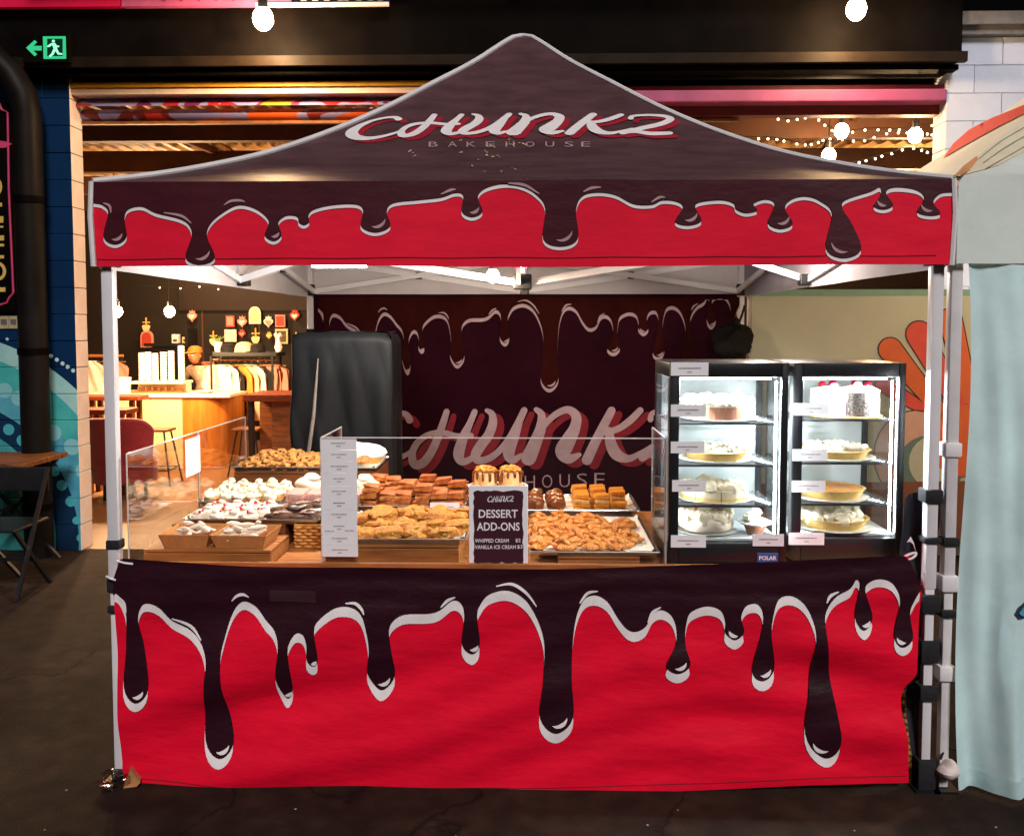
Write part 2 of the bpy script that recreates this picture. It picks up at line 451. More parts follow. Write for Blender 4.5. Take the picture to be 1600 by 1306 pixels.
def mural_block(wd, end):
    m = MB().bbox(-wd / 2 + GAP / 2, wd / 2 - GAP / 2, -.105, .075, 0, BH - GAP, .005)
    if end:
        for i, f in enumerate(m.f):                      # the end face to the opening is cream
            if all(m.v[k][0] > wd / 2 - GAP / 2 - .0045 for k in f): m.m[i] = 1
    return m.build('block', [MUR, JAMB], w)
PROT = {}
for r in range(18):
    x = JX; k = 0
    while x > JX - 1.5:
        wd = BW / 2 if (r % 2 and k == 0) else BW
        loc = (x - wd / 2 - (JX - 1) + random.uniform(-.001, .001), random.uniform(-.003, .003), r * BH)
        if (wd, k == 0) not in PROT: PROT[(wd, k == 0)] = mural_block(wd, k == 0); PROT[(wd, k == 0)].location = loc
        else: piece(PROT[(wd, k == 0)], w, loc)
        x -= wd; k += 1
MB().box(-.9, 1 - .004, -.098, .07, 0, 3.56).build('mortar_core', [MUR], w)

w = thing('white_pillar', 'white painted block pillar right of the shop opening', 'wall', (3.9, WY + .1, 0))
PX0 = at(1474, 300, WY).x
wb = MB().bbox(-BW / 2 + .002, BW / 2 - .002, -.105, .105, 0, BH - .004, .004).build('block', WHITEB, w)
hb = MB().bbox(-BW / 4 + .002, BW / 4 - .002, -.105, .105, 0, BH - .004, .004).build('block', WHITEB, w)
u = [True, True]
for r in range(19):
    x = PX0; k = 0
    while x < PX0 + 1.5:
        hw = (r % 2 and k == 0); wd = BW / 2 if hw else BW; src = hb if hw else wb; fi = 1 if hw else 0
        loc = (x + wd / 2 - 3.9, random.uniform(-.002, .002), r * BH)
        if u[fi]: src.location = loc; u[fi] = False
        else: piece(src, w, loc)
        x += wd; k += 1
MB().box(PX0 + .02 - 3.9, 1.2, -.095, .095, 0, 3.78).build('mortar_core', WHITEB, w)
cap = MB().box(PX0 + .03 - 3.9, 1.3, -.16, .12, 3.80, 3.86).box(PX0 + .02 - 3.9, 1.3, -.2, .12, 3.86, 3.95)
cap.build('cornice', mat('grey cornice', (.16, .15, .15), .6, var=.2, bump=.1), w)

# --- black fascia above the opening
t = thing('fascia_beam', 'long black fascia beam above the shop opening', 'beam', (0, 3.3, 3.6))
MB().box(-6, PX0 + .05, .0, .12, .0, .72).build('fascia_board', BLACKM, t)
MB().box(-6, PX0 + .07, -.05, .0, -.02, .05).build('moulding', mat('bronze black trim', (.014, .009, .005), .5, var=.3, scale=5, spec=.08), t)
MB().box(-6, PX0 + .04, .02, .25, -.058, -.021).build('soffit', BLACKM, t)
MB().box(-6, 5.4, .33, .36, -.10, .3).build('backing_board', BLACKM, t)
MB().box(-6, 5.4, -.1, .25, .60, .72).build('moulding', BLACKM, t)
# wall carrying on above and to the sides so nothing leaks into the shop
t = thing('upper_wall', 'dark building wall rising above the black fascia', 'wall', (0, 3.5, 4.3))
MB().box(-8, 8, 0, .2, .02, 1.6).build('wall_face', BLACKM, t)
t = thing('lintel', 'yellow and beige painted lintel across the left of the opening', 'lintel', (-1, WY, 3.5))
zt = at(300, 128, WY).z; zm = at(300, 136, WY).z; zb = at(300, 146, WY).z
MB().box(JX - .05 + 1, 1.2, .0, .16, zm - 3.5, zt - 3.5).build('yellow_strip', mat('yellow paint', '#b88a1c', .6, var=.2, scale=5), t)
MB().box(JX + .002 + 1, 1.2, .02, .2, zb - 3.5, zm - 3.5 - .001).build('beige_strip', JAMB, t)
t = thing('lintel', 'pink painted lintel across the right of the opening', 'lintel', (2, WY, 3.5))
za = at(1250, 132, WY).z; zb2 = at(1250, 141, WY).z; zc = at(1250, 160, WY).z
PINK = mat('pink paint', '#9a4870', .5, var=.15, scale=4)
MB().box(.21 - 2, PX0 - 2, .03, .2, zb2 - 3.5 + .001, za - 3.5).build('upper_groove', mat('dark pink paint', '#5c1526', .6, var=.2), t)
MB().bbox(.21 - 2, PX0 - 2, -.02, .2, zc - 3.5, zb2 - 3.5, .01).build('pink_strip', PINK, t)
MB().box(.21 - 2, PX0 - 2, .1, .2, zc - 3.5 - .07, zc - 3.5 - .001).build('lower_groove', mat('maroon paint', '#5a0f16', .6, var=.2), t)

def palette(name, cols, scale, rough=.5):
    m = bpy.data.materials.new(name); m.use_nodes = True; n = m.node_tree.nodes; l = m.node_tree.links
    tc = n.new('ShaderNodeTexCoord'); mp = n.new('ShaderNodeMapping'); mp.inputs['Scale'].default_value = (1, 1, 1.6)
    nz = n.new('ShaderNodeTexNoise'); nz.inputs['Scale'].default_value = scale; nz.inputs['Detail'].default_value = 1; nz.inputs['Distortion'].default_value = 1.2
    l.new(tc.outputs['Object'], mp.inputs[0]); l.new(mp.outputs[0], nz.inputs[0])
    r = n.new('ShaderNodeValToRGB'); r.color_ramp.interpolation = 'CONSTANT'
    e = r.color_ramp.elements; e[0].position = 0; e[0].color = (*lin(cols[0]), 1); e[1].position = .36; e[1].color = (*lin(cols[1]), 1)
    for i, c in enumerate(cols[2:]):
        x = e.new(.36 + .3 * (i + 1) / (len(cols) - 1)); x.color = (*lin(c), 1)
    l.new(nz.outputs[0], r.inputs[0]); l.new(r.outputs[0], n['Principled BSDF'].inputs['Base Color'])
    n['Principled BSDF'].inputs['Roughness'].default_value = rough
    return m
t = thing('roller_shutter', 'rolled shutter covered in purple red and lavender graffiti', 'shutter', (-1.3, 3.55, 3.4))
z0 = at(300, 146, 3.55).z; z1 = at(300, 168, 3.55).z; z2 = at(300, 188, 3.55).z
GR1 = palette('upper graffiti', ['#6a1a5a', '#8c8cc0', '#a61a2a', '#8a86b8', '#6d1c55', '#c7902e'], 1.5)
GR2 = palette('lower graffiti', ['#3a0a10', '#b3261d', '#6a1512', '#7d78a8', '#c2521a'], 1.3)
MB().grid(lambda a, b: Vector((-2.3 + a * 5.2, .05 * cos(pi * b) , (z0 - 3.4) + (z1 - z0) * b)), 40, 6).build('shutter_roll', GR1, t, True)
MB().grid(lambda a, b: Vector((-2.3 + a * 5.2, .06 - .05 * sin(pi * b), (z1 - 3.4) + (z2 - z1) * b)), 40, 6).build('shutter_curtain', GR2, t, True)
MB().box(-2.3, 2.9, .03, .07, z2 - 3.4 - .02, z2 - 3.4).build('bottom_rail', mat('rusty rail', '#7a4a1e', .6, var=.3), t)

# --- shop interior
CORR = mat('corrugated roofing', '#a8824f', .45, var=.25, scale=2.5, bump=.1)
def cf(a, b):
    x = -7.5 + 15 * a; return Vector((x, 3.75 + b * 6.3, 3.56 + .018 * sin(x * 2 * pi / .15)))
t = thing('shop_ceiling', 'corrugated metal roof with dark beams over the shop interior', 'ceiling', (0, 0, 0))
MB().grid(cf, 900, 2).build('roof_sheet', CORR, t, 'all')
BEAM = mat('brown steel beam', '#4a2c18', .6, var=.25, scale=3)
for y, za_, zb_ in ((4.6, 3.33, 3.52), (5.9, 3.29, 3.50), (7.4, 3.3, 3.50), (8.9, 3.3, 3.5)):
    MB().box(-7.5, 7.5, y, y + .09, za_, zb_).build('beam', BEAM, t)
for i in range(9):
    x = -6.6 + i * 1.55
    MB().bar((x, 3.8, 3.5), (x + .9, 10, 3.5), .05, .07).build('purlin', BEAM, t)
SW = mat('dark shop wall', '#190f07', .7, var=.25, scale=2, bump=.1)
t = thing('shop_back_wall', 'dark brown panelled back wall of the shop hung with ornaments', 'wall', (0, 10, 0))
MB().box(-7.6, 7.6, 0, .2, 0, 3.6).build('wall_face', SW, t)
zz = at(300, 482, 10).z
MB().box(-5.2, 7.6, -.05, -.002, zz - .03, 3.5).build('bulkhead', mat('brown bulkhead', '#22130a', .7, var=.25, scale=2), t)
for px in (316, 405): 
    x = at(px, 500, 9.99).x
    MB().box(x - .012, x + .012, -.012, -.001, 0, zz - .03).build('panel_strip', BEAM, t)
t = thing('shop_side_wall', 'dark side wall at the left end of the shop', 'wall', (-7.55, 7, 0))
MB().box(-.05, .05, -3.5, 3.2, 0, 3.6).build('wall_face', SW, t)
t = thing('shop_side_wall', 'brown side wall at the right end of the shop', 'wall', (7.55, 7, 0))
MB().box(-.05, .05, -3.5, 3.2, 0, 3.6).build('wall_face', SW, t)
for sx, lab in ((-1, 'dark return wall behind the mural wall'), (1, 'dark return wall behind the white pillar')):
    x0, x1 = (-8, JX - 1.9) if sx < 0 else (PX0 + 1.3, 8)
    t = thing('return_wall', lab, 'wall', ((x0 + x1) / 2, 3.6, 0))
    MB().box(-(x1 - x0) / 2, (x1 - x0) / 2, -.08, .1, 0, 3.78).build('wall_face', BLACKM, t)

# --- lamps
BULBW = emit('warm bulb', (1, .66, .34), 70)
def pendant(name, p, r, label, energy, col=(1, .62, .31), cord=.5, group=None, glow=None):
    t = thing(name, label, 'lamp', p, 0, group)
    MB().blob((0, 0, 0), (r, r, r * 1.15), 0, nu=16, nv=10).build('bulb', glow or BULBW, t, True)
    MB().lathe([(r * .45, r * .95), (r * .5, r * 1.1), (r * .5, r * 2.0), (r * .2, r * 2.3)], n=10).build('socket', BLACK, t, True)
    MB().tube([(0, 0, r * 2.2), (0, 0, cord)], .006, 6).build('cord', BLACK, t)
    lamp('bulb_light', (0, 0, -r * 1.3), energy, col, r, t)
    return t
FB = 2.98
pendant('festoon_bulb', at(411, 30, FB), .07, 'bright warm bulb above the left slope of the tent', 85, cord=.45)
pendant('festoon_bulb', at(1338, 15, FB), .066, 'bright warm bulb above the right slope of the tent', 50, cord=.45)
t = thing('awning_arm', 'black steel arm carrying the bulbs above the fascia', 'bracket', (0, FB, at(800, 30, FB).z + .5))
MB().bar((-3.5, 0, -.03), (3.9, 0, -.03), .04).build('rail', BLACK, t)
for x in (-3.4, 0, 3.8): MB().bar((x, 0, -.03), (x, .55, -.03), .03).build('bracket', BLACK, t)
for px, py, Y, lab in ((183, 487, 6.2, 'interior bulb glowing behind the left tent leg'), (265, 487, 6.6, 'interior bulb glowing above the cup stacks'),
                       (1315, 205, 4.05, 'upper left of three bulbs right of the tent roof'), (1430, 212, 3.95, 'bulb nearest the white pillar'),
                       (1295, 243, 4.3, 'bulb just above the right canopy edge')):
    p = at(px, py, Y)
    pendant('pendant_bulb', p, .055, lab, 240 if px < 400 else 15, cord=max(.2, 3.5 - p.z))
for x, y in ((-1.2, 7.2), (1.6, 7.4), (4.0, 6.4), (-4.6, 8.9)):  # unseen bulbs added for general light in the shop
    pendant('pendant_bulb', (x, y, 3.0), .048, ('added unseen bulb deep in the shop behind the ' + ('backdrop left half' if x == -1.2 else 'backdrop right half' if x == 1.6 else 'neighbouring tent' if x == 4 else 'covered cabinet')), 170, cord=.5)

# ------------------------------------------------------------------ our tent: frame
TX, TD = 1.5, 3.0
EZ, VZ = 2.219, 1.92           # eave and valance bottom
tent = thing('market_tent', 'popup tent with plum roof and red valance under chocolate drips', 'tent', (0, 0, 0))
def leg(x, y, top, label=None, par=tent, s=.042, m=POLE):
    o = MB()
    o.bbox(x - s / 2, x + s / 2, y - s / 2, y + s / 2, .75, top, .006)
    o.bbox(x - s * .4, x + s * .4, y - s * .4, y + s * .4, .01, .80, .004)
    MB().box(x - .045, x + .045, y - .045, y + .045, 0, .008).build('foot_plate', BLACK, par)
    L = o.build('leg', m, par, True)
    return L
legs = [leg(sx * TX, y, 2.2) for y in (.02, TD) for sx in (-1, 1)]
def band(par, x, y, z0_, z1_, s=.052, m=STRAP, name='strap'):
    return MB().bbox(x - s / 2, x + s / 2, y - s / 2, y + s / 2, z0_, z1_, .006).build(name, m, par, True)
def zpx(py, Y): return at(800, py, Y).z
for a, b in ((847, 862), (908, 930), (950, 963), (1208, 1235)): band(legs[0], -TX, .02, zpx(b, 0), zpx(a, 0))
for a, b in ((762, 783), (836, 845), (925, 952), (996, 1030), (1065, 1088), (1180, 1225)): band(legs[1], TX, .02, zpx(b, 0), zpx(a, 0), .066)
for k, L in ((2, -TX), (3, TX)):
    for z in (1.93, 1.62, 1.48): band(legs[k], L, TD, z, z + .07, .056)
JB = [(-TX, .02), (TX, .02), (TX, TD), (-TX, TD)]
HZ, LZ = 2.17, 1.95
for i in range(4):
    (xa, ya), (xb, yb) = JB[i], JB[(i + 1) % 4]
    P = lambda t, z, o=0: Vector((xa + (xb - xa) * t, ya + (yb - ya) * t, z)) + Vector(((0, .02, 0), (-.02, 0, 0), (0, -.02, 0), (.02, 0, 0))[i]) * o
    for t0, t1 in ((0.01, .5), (.99, .5)):
        MB().bar(P(t0, HZ), P(t1, LZ), .018, .034).build('truss_bar', TRUSS, tent)
        MB().bar(P(t0, LZ, 1.6), P(t1, HZ, 1.6), .018, .034).build('truss_bar', TRUSS, tent)
        j = MB(); c = P((t0 + t1) / 2, (HZ + LZ) / 2, .8); j.box(c.x - .02, c.x + .02, c.y - .02, c.y + .02, c.z - .024, c.z + .024)
        j.build('truss_joint', BLACK, tent)
    for z in (LZ, HZ):
        c = P(.5, z, .8); MB().bbox(c.x - .03, c.x + .03, c.y - .03, c.y + .03, z - .03, z + .03, .006).build('truss_joint', BLACK, tent)
    MB().bbox(xa - .035, xa + .035, ya - .035, ya + .035, LZ - .03, LZ + .03, .006).build('slider', BLACK, tent)
cxm, cym = 0.0, 1.5
for (mx_, my_) in ((-TX, cym), (TX, cym), (0, .02), (0, TD)):
    d = Vector((mx_, my_, 0)) - Vector((cxm, cym, 0)); s_ = d.normalized().cross(Vector((0, 0, 1))) * .018
    MB().bar(Vector((mx_, my_, HZ)) + s_, Vector((cxm, cym, LZ - .01)) + s_ + d * .03, .018, .034).build('truss_bar', TRUSS, tent)
    MB().bar(Vector((mx_, my_, LZ)) - s_, Vector((cxm, cym, 2.42)) - s_ + d * .03, .018, .034).build('truss_bar', TRUSS, tent)
    q = Vector((mx_, my_, 0)) * .46 + Vector((cxm, cym, 0)) * .54
    MB().bbox(q.x - .03, q.x + .03, q.y - .03, q.y + .03, 2.09, 2.16, .005).build('truss_joint', BLACK, tent)
MB().tube([(0, 1.5, 1.93), (0, 1.5, 3.2)], .02, 10).build('centre_pole', TRUSS, tent, True)
MB().bbox(-.05, .05, 1.45, 1.55, LZ - .05, LZ + .03, .01).build('hub', BLACK, tent, True)

# roof
PROF = [(0, 3.212), (.035, 3.185), (.155, 3.012), (.28, 2.853), (.41, 2.690), (.54, 2.546), (.685, 2.410), (.81, 2.321), (.91, 2.262), (1.0, EZ)]
def prof(s):
    s = max(0, min(1, s))
    for (a, za_), (b, zb_) in zip(PROF, PROF[1:]):
        if s <= b:
            t = (s - a) / (b - a)
            # Hermite with simple slopes for a smooth sag
            i = PROF.index((a, za_))
            def sl(k):
                k0, k1 = max(0, k - 1), min(len(PROF) - 1, k + 1)
                return (PROF[k1][1] - PROF[k0][1]) / (PROF[k1][0] - PROF[k0][0])
            m0, m1 = sl(i) * (b - a), sl(i + 1) * (b - a)
            return (2 * t ** 3 - 3 * t * t + 1) * za_ + (t ** 3 - 2 * t * t + t) * m0 + (-2 * t ** 3 + 3 * t * t) * zb_ + (t ** 3 - t * t) * m1
    return EZ
RX = 1.527                       # roof half width, cloth stands a little outside the frame
def roofpt(ang_side, u, s, lift=0):
    """side 0 front, 1 right, 2 back, 3 left; u -1..1 along the eave, s 0 peak .. 1 eave"""
    wv = .006 * sin(u * 9 + ang_side) * s * (1 - abs(u)) + .012 * (1 - u * u) * s * (1 - s) * -2
    x, y = u * s * RX, -s * RX
    c, sn = [(1, 0), (0, 1), (-1, 0), (0, -1)][ang_side]
    X, Y = x * c - y * sn, x * sn + y * c
    return Vector((X, Y + 1.5, prof(s) + wv + lift))
for side in range(4):
    MB().grid(lambda a, b: roofpt(side, 2 * a - 1, max(.004, b)), 40, 34).build('roof_panel', ROOFM, tent, 'all')
    MB().grid(lambda a, b: roofpt(side, 2 * a - 1, max(.004, b), -.012), 24, 20).build('roof_lining', LINING, tent, 'all')
for side in range(4):
    MB().tube([roofpt(side, -1, max(.001, k / 30), .004) for k in range(31)], .0125, 8).build('hip_piping', PIPING, tent, True)
def ray_roof(px, py, lift=.003):
    d = ray(px, py); lo, hi = -.03, 1.5
    for _ in range(40):
        m_ = (lo + hi) / 2; t = (m_ - CAM.y) / d.y; p = CAM + d * t
        s = (1.5 - m_) / RX; u = max(-1, min(1, p.x / max(1e-4, s * RX)))
        if p.z < roofpt(0, u, s).z: lo, hi = lo, hi; lo = m_ if False else lo
        if p.z > roofpt(0, u, s).z: lo = m_
        else: hi = m_
    # first crossing from the front: the ray starts below the eave line in front, so search outward
    p = CAM + d * ((lo - CAM.y) / d.y)
    return p + Vector((0, -.55, .83)) * lift
# the ray comes from below the roof level in front of it: find where it meets the front slope
def ray_roof(px, py, lift=.003):
    d = ray(px, py); prev = None; N = 300
    for i in range(N + 1):
        Y = -.034 + 1.53 * i / N; p = CAM + d * ((Y - CAM.y) / d.y)
        s = (1.5 - Y) / RX; u = max(-1, min(1, p.x / max(1e-4, s * RX)))
        h = p.z - roofpt(0, u, s).z
        if prev is not None and prev[0] > 0 >= h:
            k = prev[0] / (prev[0] - h); Yq = prev[1] + (Y - prev[1]) * k
            q = CAM + d * ((Yq - CAM.y) / d.y); return q + Vector((0, -.55, .83)) * lift
        prev = (h, Y)
    return (CAM + d * ((.2 - CAM.y) / d.y)) + Vector((0, 0, lift))

LOGO = [
 [(640, 656, 10), (634, 647, 8), (618, 645, 6), (597, 652, 7), (577, 668, 11), (564, 690, 17), (570, 711, 16), (592, 722, 11), (618, 718, 8), (640, 707, 6), (652, 696, 5)],
 [(698, 643, 8), (690, 668, 10), (677, 700, 11), (662, 722, 12), (648, 725, 12), (644, 710, 10), (652, 692, 9), (670, 679, 8), (692, 676, 8), (715, 681, 8), (736, 680, 8)],
 [(742, 643, 8), (734, 662, 9), (724, 684, 13), (717, 708, 15), (722, 720, 11), (736, 716, 8), (752, 702, 6)],
 [(761, 641, 6), (769, 647, 9), (770, 662, 12), (763, 680, 13), (751, 696, 14), (743, 712, 13), (752, 719, 10), (772, 711, 9), (792, 690, 9), (808, 664, 10), (819, 641, 9)],
 [(813, 656, 8), (803, 682, 14), (795, 706, 16), (801, 718, 11), (814, 711, 6)],
 [(838, 640, 7), (846, 648, 10), (845, 668, 14), (837, 690, 17), (826, 715, 21)],
 [(843, 676, 7), (856, 658, 8), (872, 645, 9), (888, 640, 10), (900, 650, 13), (898, 668, 15), (888, 688, 20), (880, 705, 22), (889, 716, 14), (905, 710, 6)],
 [(955, 641, 11), (943, 664, 12), (929, 692, 13), (917, 718, 14)],
 [(1000, 641, 9), (985, 656, 10), (966, 669, 9), (946, 675, 8)],
 [(951, 672, 10), (954, 692, 15), (963, 709, 16), (981, 716, 10), (1000, 708, 7), (1018, 697, 6)],
 [(1016, 655, 8), (1020, 645, 7), (1044, 640, 7), (1070, 643, 9), (1080, 655, 11), (1066, 674, 12), (1034, 694, 12), (1003, 715, 10)],
 [(1003, 714, 8), (1024, 708, 10), (1048, 715, 12), (1078, 712, 11)]]
def logo(mb, fn, nrm, base, dx=0, dy=0, grow=1.0, mi=0, sub=6):
    nrm = Vector(nrm)
    for j, st in enumerate(LOGO):
        ribbon(mb, [(x + dx, y + dy, w_ * grow) for x, y, w_ in st], fn, lambda p, i, j=j: p + nrm * (base + j * .00016 + i * .000006), sub, mi)
def lr(x, y):
    xr = (x + 6.6) / 1.0377; yr = 181 + (y - 640) * .385
    if xr < 640: yr += (640 - xr) * .10
    if xr > 900: yr += (xr - 900) * .018
    return ray_roof(xr, yr, 0)
up = (0, -.55, .83)
b_ = MB(); logo(b_, lr, up, .003, 9, 9, 1.2); b_.build('logo_shadow', RPRINT, tent)
b_ = MB(); logo(b_, lr, up, .007, grow=1.2); b_.build('logo_lettering', WPRINT, tent)
b_ = MB()
for ch, px in zip('BAKEHOUSE', (677, 707, 736, 766, 797, 828, 859, 889, 915)):
    text(b_, ch, px - 7, 231, 14, 8, lambda x, y: ray_roof(x, y, .004))
b_.build('small_lettering', PPRINT, tent)
b_ = MB()                                       # flaking print under the lettering
rr = random.Random(3)
for px, py, r in ((643, 238, 5), (648, 246, 3), (720, 221, 3), (722, 240, 4), (768, 229, 6), (765, 243, 7), (760, 238, 3), (778, 246, 3), (739, 261, 3), (803, 266, 4), (757, 270, 2), (785, 270, 3), (800, 226, 5), (818, 228, 6), (795, 219, 3), (756, 292, 2), (748, 252, 2)):
    for _ in range(4):
        ox, oy = rr.uniform(-r, r), rr.uniform(-r * .6, r * .6); q = rr.uniform(.8, r * .45)
        k = len(b_.v); pts = [ray_roof(px + ox + cos(a * pi / 3) * q * rr.uniform(.6, 1.3), py + oy + sin(a * pi / 3) * q * .6 * rr.uniform(.6, 1.3), .0045 + _ * .0004) for a in range(6)]
        b_.add(pts, [tuple(range(6))])
tag(b_.build('flaked_print', mat('flaked print', '#b9a58c', .8, var=.2), tent), kind='stuff')

# valance
def vdisp(x): return .010 * sin(x * 3.1 + .4) + .005 * sin(x * 8.3 + 1)
def vfront(px, py, lift=0):
    p = at(px, py, -.035)
    if py < 300: p.z = EZ - (EZ - at(px, 300, -.035).z) * max(0, (py - 284) / 16)
    hang = max(0, (EZ - p.z) / .3)
    return Vector((max(-RX, min(RX, p.x)), -.035 - lift + vdisp(p.x) * hang, min(EZ, p.z)))
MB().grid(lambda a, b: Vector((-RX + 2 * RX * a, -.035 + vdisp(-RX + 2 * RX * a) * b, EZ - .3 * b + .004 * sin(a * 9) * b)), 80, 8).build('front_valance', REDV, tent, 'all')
MB().grid(lambda a, b: Vector((-RX + 2 * RX * a, -.022 + vdisp(-RX + 2 * RX * a) * b, EZ - .005 - .292 * b)), 40, 4).build('valance_lining', LINING, tent, 'all')
for nm, f in (('side_valance', lambda a, b: Vector((-RX + .006 * sin(a * 20) * b, -.035 + 3.07 * a, EZ - .3 * b))),
              ('side_valance', lambda a, b: Vector((RX + .006 * sin(a * 20) * b, -.035 + 3.07 * a, EZ - .3 * b))),
              ('back_valance', lambda a, b: Vector((-RX + 2 * RX * a, 3.035 + .006 * sin(a * 20) * b, EZ - .3 * b)))):
    MB().grid(f, 40, 5).build(nm, REDV, tent, 'all')
LINLIT = mat('led lit valance lining', (.70, .68, .70), .8, var=.05, scale=4, trans=.1)  # LED glare put into the colour: left and back linings paler than the right
for f in (lambda a, b: Vector((-RX + .014 + .006 * sin(a * 20) * b, -.02 + 3.04 * a, EZ - .005 - .302 * b)),
          lambda a, b: Vector((RX - .014 + .006 * sin(a * 20) * b, -.02 + 3.04 * a, EZ - .005 - .302 * b)),
          lambda a, b: Vector((-RX + 2 * RX * a, 3.02 + .006 * sin(a * 20) * b, EZ - .005 - .29 * b))):
    MB().grid(f, 40, 5).build('valance_lining', LINLIT if f(0, 0).x < 0 else LINING, tent, 'all')
for sx in (-1, 1):
    MB().tube([(sx * RX, -.036, EZ + .002), (sx * (RX + .006), -.038, 2.1), (sx * RX, -.036, EZ - .3)], .010, 6).build('corner_piping', PIPING, tent, True)

VAL = [(140, 318), (149.5, 318), (161, 321), (169, 333), (161, 370), (179, 381.7), (197, 370), (194.5, 341), (201, 327), (222, 323), (244, 333), (280, 342), (296, 352), (300.6, 370), (291, 403), (313.5, 414), (337.6, 403),
 (325, 370), (331, 349), (354, 330), (376, 321), (402, 328), (421, 346), (415, 368), (429, 377), (441, 368), (436, 349), (445, 339), (457, 337), (466, 340), (468, 348), (476, 352), (484, 347), (483, 337), (491, 328), (519, 321), (556, 319.7), (568, 329),
 (565, 354), (587.5, 363.7), (610.5, 354), (605, 332), (615, 318), (656, 313), (690, 309), (711, 302), (724, 306), (722, 331), (738, 339.6), (754, 331), (747, 309), (757, 296), (783, 289), (811, 290.5), (835, 302), (852, 325),
 (849, 373), (876, 385), (903, 373), (900, 330), (910, 307), (934, 301), (962, 305), (990, 319), (1019, 320), (1034, 313.5), (1056, 315), (1067, 324), (1055, 346), (1075, 352.5), (1096, 345), (1086, 324), (1095, 316), (1127, 313), (1146, 318),
 (1150, 327), (1165, 333), (1183, 329), (1177, 319), (1195, 312), (1210, 319), (1200, 348), (1219, 358), (1238, 350), (1226, 326), (1237, 312), (1259, 307.5), (1281, 315), (1299, 335), (1289, 388), (1315, 404), (1343, 391), (1330, 352), (1315, 326), (1321, 313), (1360, 300), (1374, 294.5), (1375, 305),
 (1364, 322), (1379, 328), (1394, 321), (1383, 302), (1397, 294.5), (1431, 298), (1443, 310), (1432, 331), (1450, 337.5), (1468, 334), (1457, 317), (1469, 303), (1490, 301)]
BAN = [(176, 928), (184, 926), (193, 938), (199, 962), (197, 1010), (195.5, 1073), (215, 1095), (234.5, 1073), (225, 1010), (217, 968), (223, 945), (235, 941), (251, 949), (269, 969), (297, 984), (316, 1004), (325, 1031), (323, 1066), (320, 1157), (344, 1183), (365, 1159), (352.5, 1094), (348, 1031), (352.5, 997), (363, 958),
 (379, 939), (398, 946), (416, 967), (431, 983), (437, 1008), (432.5, 1059), (447, 1093), (457, 1074), (452, 1019), (455, 1000), (465, 986), (476, 989), (481, 1005), (481, 1028), (490, 1038), (498, 1028), (493, 983), (500, 966), (525, 948), (550, 947), (566, 959), (574, 985),
 (577.5, 1016), (575, 1052), (596, 1077.5), (617, 1055), (612, 1012), (609, 983), (616, 967), (634, 957), (670, 956), (688, 951), (708, 936), (721, 941), (726, 960), (722.5, 1005), (738, 1021), (750, 1005), (746, 960), (751, 943), (764, 927), (789, 920), (811, 927), (829, 945), (844, 976), (851, 1008),
 (849, 1059), (844, 1118), (869, 1142), (895, 1118), (893, 1059), (895, 1000), (901, 961), (913, 935), (931, 928.5), (950, 939), (965, 963), (980, 981), (994, 985), (1009, 977), (1020, 957), (1034, 951), (1049, 960), (1056.6, 980), (1055, 1005), (1040, 1036), (1058, 1049), (1077, 1036), (1070, 1005), (1072, 974),
 (1079, 955), (1103, 945), (1125, 951), (1133, 970), (1133, 987), (1148, 998), (1162, 986), (1157, 963), (1165, 945), (1182, 941.5), (1191, 956), (1189, 985), (1175, 1046), (1192, 1062), (1210, 1044), (1204, 994), (1206, 965), (1215, 937), (1233, 929.6), (1252, 938), (1266, 959), (1273, 992), (1266, 1052),
 (1257, 1143), (1288, 1182.6), (1312, 1159), (1299, 1070), (1288, 980), (1291, 953), (1306, 932), (1328, 919), (1337, 904), (1343, 914), (1336, 963), (1349, 983), (1363, 963), (1351, 922), (1360, 907), (1378, 903), (1396, 912), (1406, 940), (1396, 992), (1409, 1009), (1425, 995), (1421, 958), (1426, 940), (1436, 923), (1446, 921)]
vs_ = spline(VAL, 5)
drip = [(x, y) for x, y in vs_]
poly = drip + [(1490, 284), (140, 284)]
bx = (138, 1492, 284, 416.5)
fill(poly, lambda x, y: vfront(x, y, .003), 'white_edge_print', WPRINT, tent, 14, bx, shift=(-.5, 6))
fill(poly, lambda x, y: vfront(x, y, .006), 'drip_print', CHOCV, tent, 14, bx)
def gloss_marks(tips, arches, fn, nrm, parent, m, wmax):
    nrm = Vector(nrm)
    for j, (tx, ty, hw, side) in enumerate(tips):
        pts = []
        for k in range(7):
            a = radians(15 + 95 * k / 6) if side > 0 else radians(165 - 95 * k / 6)
            w_ = wmax * sin(pi * (k + .3) / 6.6)
            pts.append((tx + hw * .72 * cos(a), ty - hw * .95 + hw * .72 * sin(a) * 1.05, max(.4, w_)))
        b = MB(); ribbon(b, pts, fn, lambda p, i: p + nrm * (.0005 + i * 1e-5), 3); b.build('gloss_print', m, parent)
    for ar in arches:
        n_ = len(ar); pts = [(x, y, max(.4, wmax * .8 * sin(pi * (k + .4) / (n_ - .2)))) for k, (x, y) in enumerate(ar)]
        b = MB(); ribbon(b, pts, fn, lambda p, i: p + nrm * (.0008 + i * 1e-5), 5); b.build('gloss_print', m, parent)
vt = [(179, 378, 17, 1), (313.5, 410, 23, 1), (429, 373, 12, 1), (587.5, 360, 22, 1), (738, 336, 15, 1), (876, 381, 26, 1), (1075, 349, 20, 1), (1219, 354, 19, 1), (1315, 400, 26, -1), (1379, 325, 14, -1), (1450, 334, 18, -1)]
va = [[(163, 318), (172, 322), (174, 332)], [(258, 333), (285, 338), (300, 349)], [(352, 321), (362, 315), (376, 314), (384, 316)], [(795, 288), (820, 291), (842, 303)], [(912, 300), (924, 295), (938, 294)], [(690, 304), (704, 298), (712, 297)], [(1018, 316), (1030, 309), (1038, 309)]]
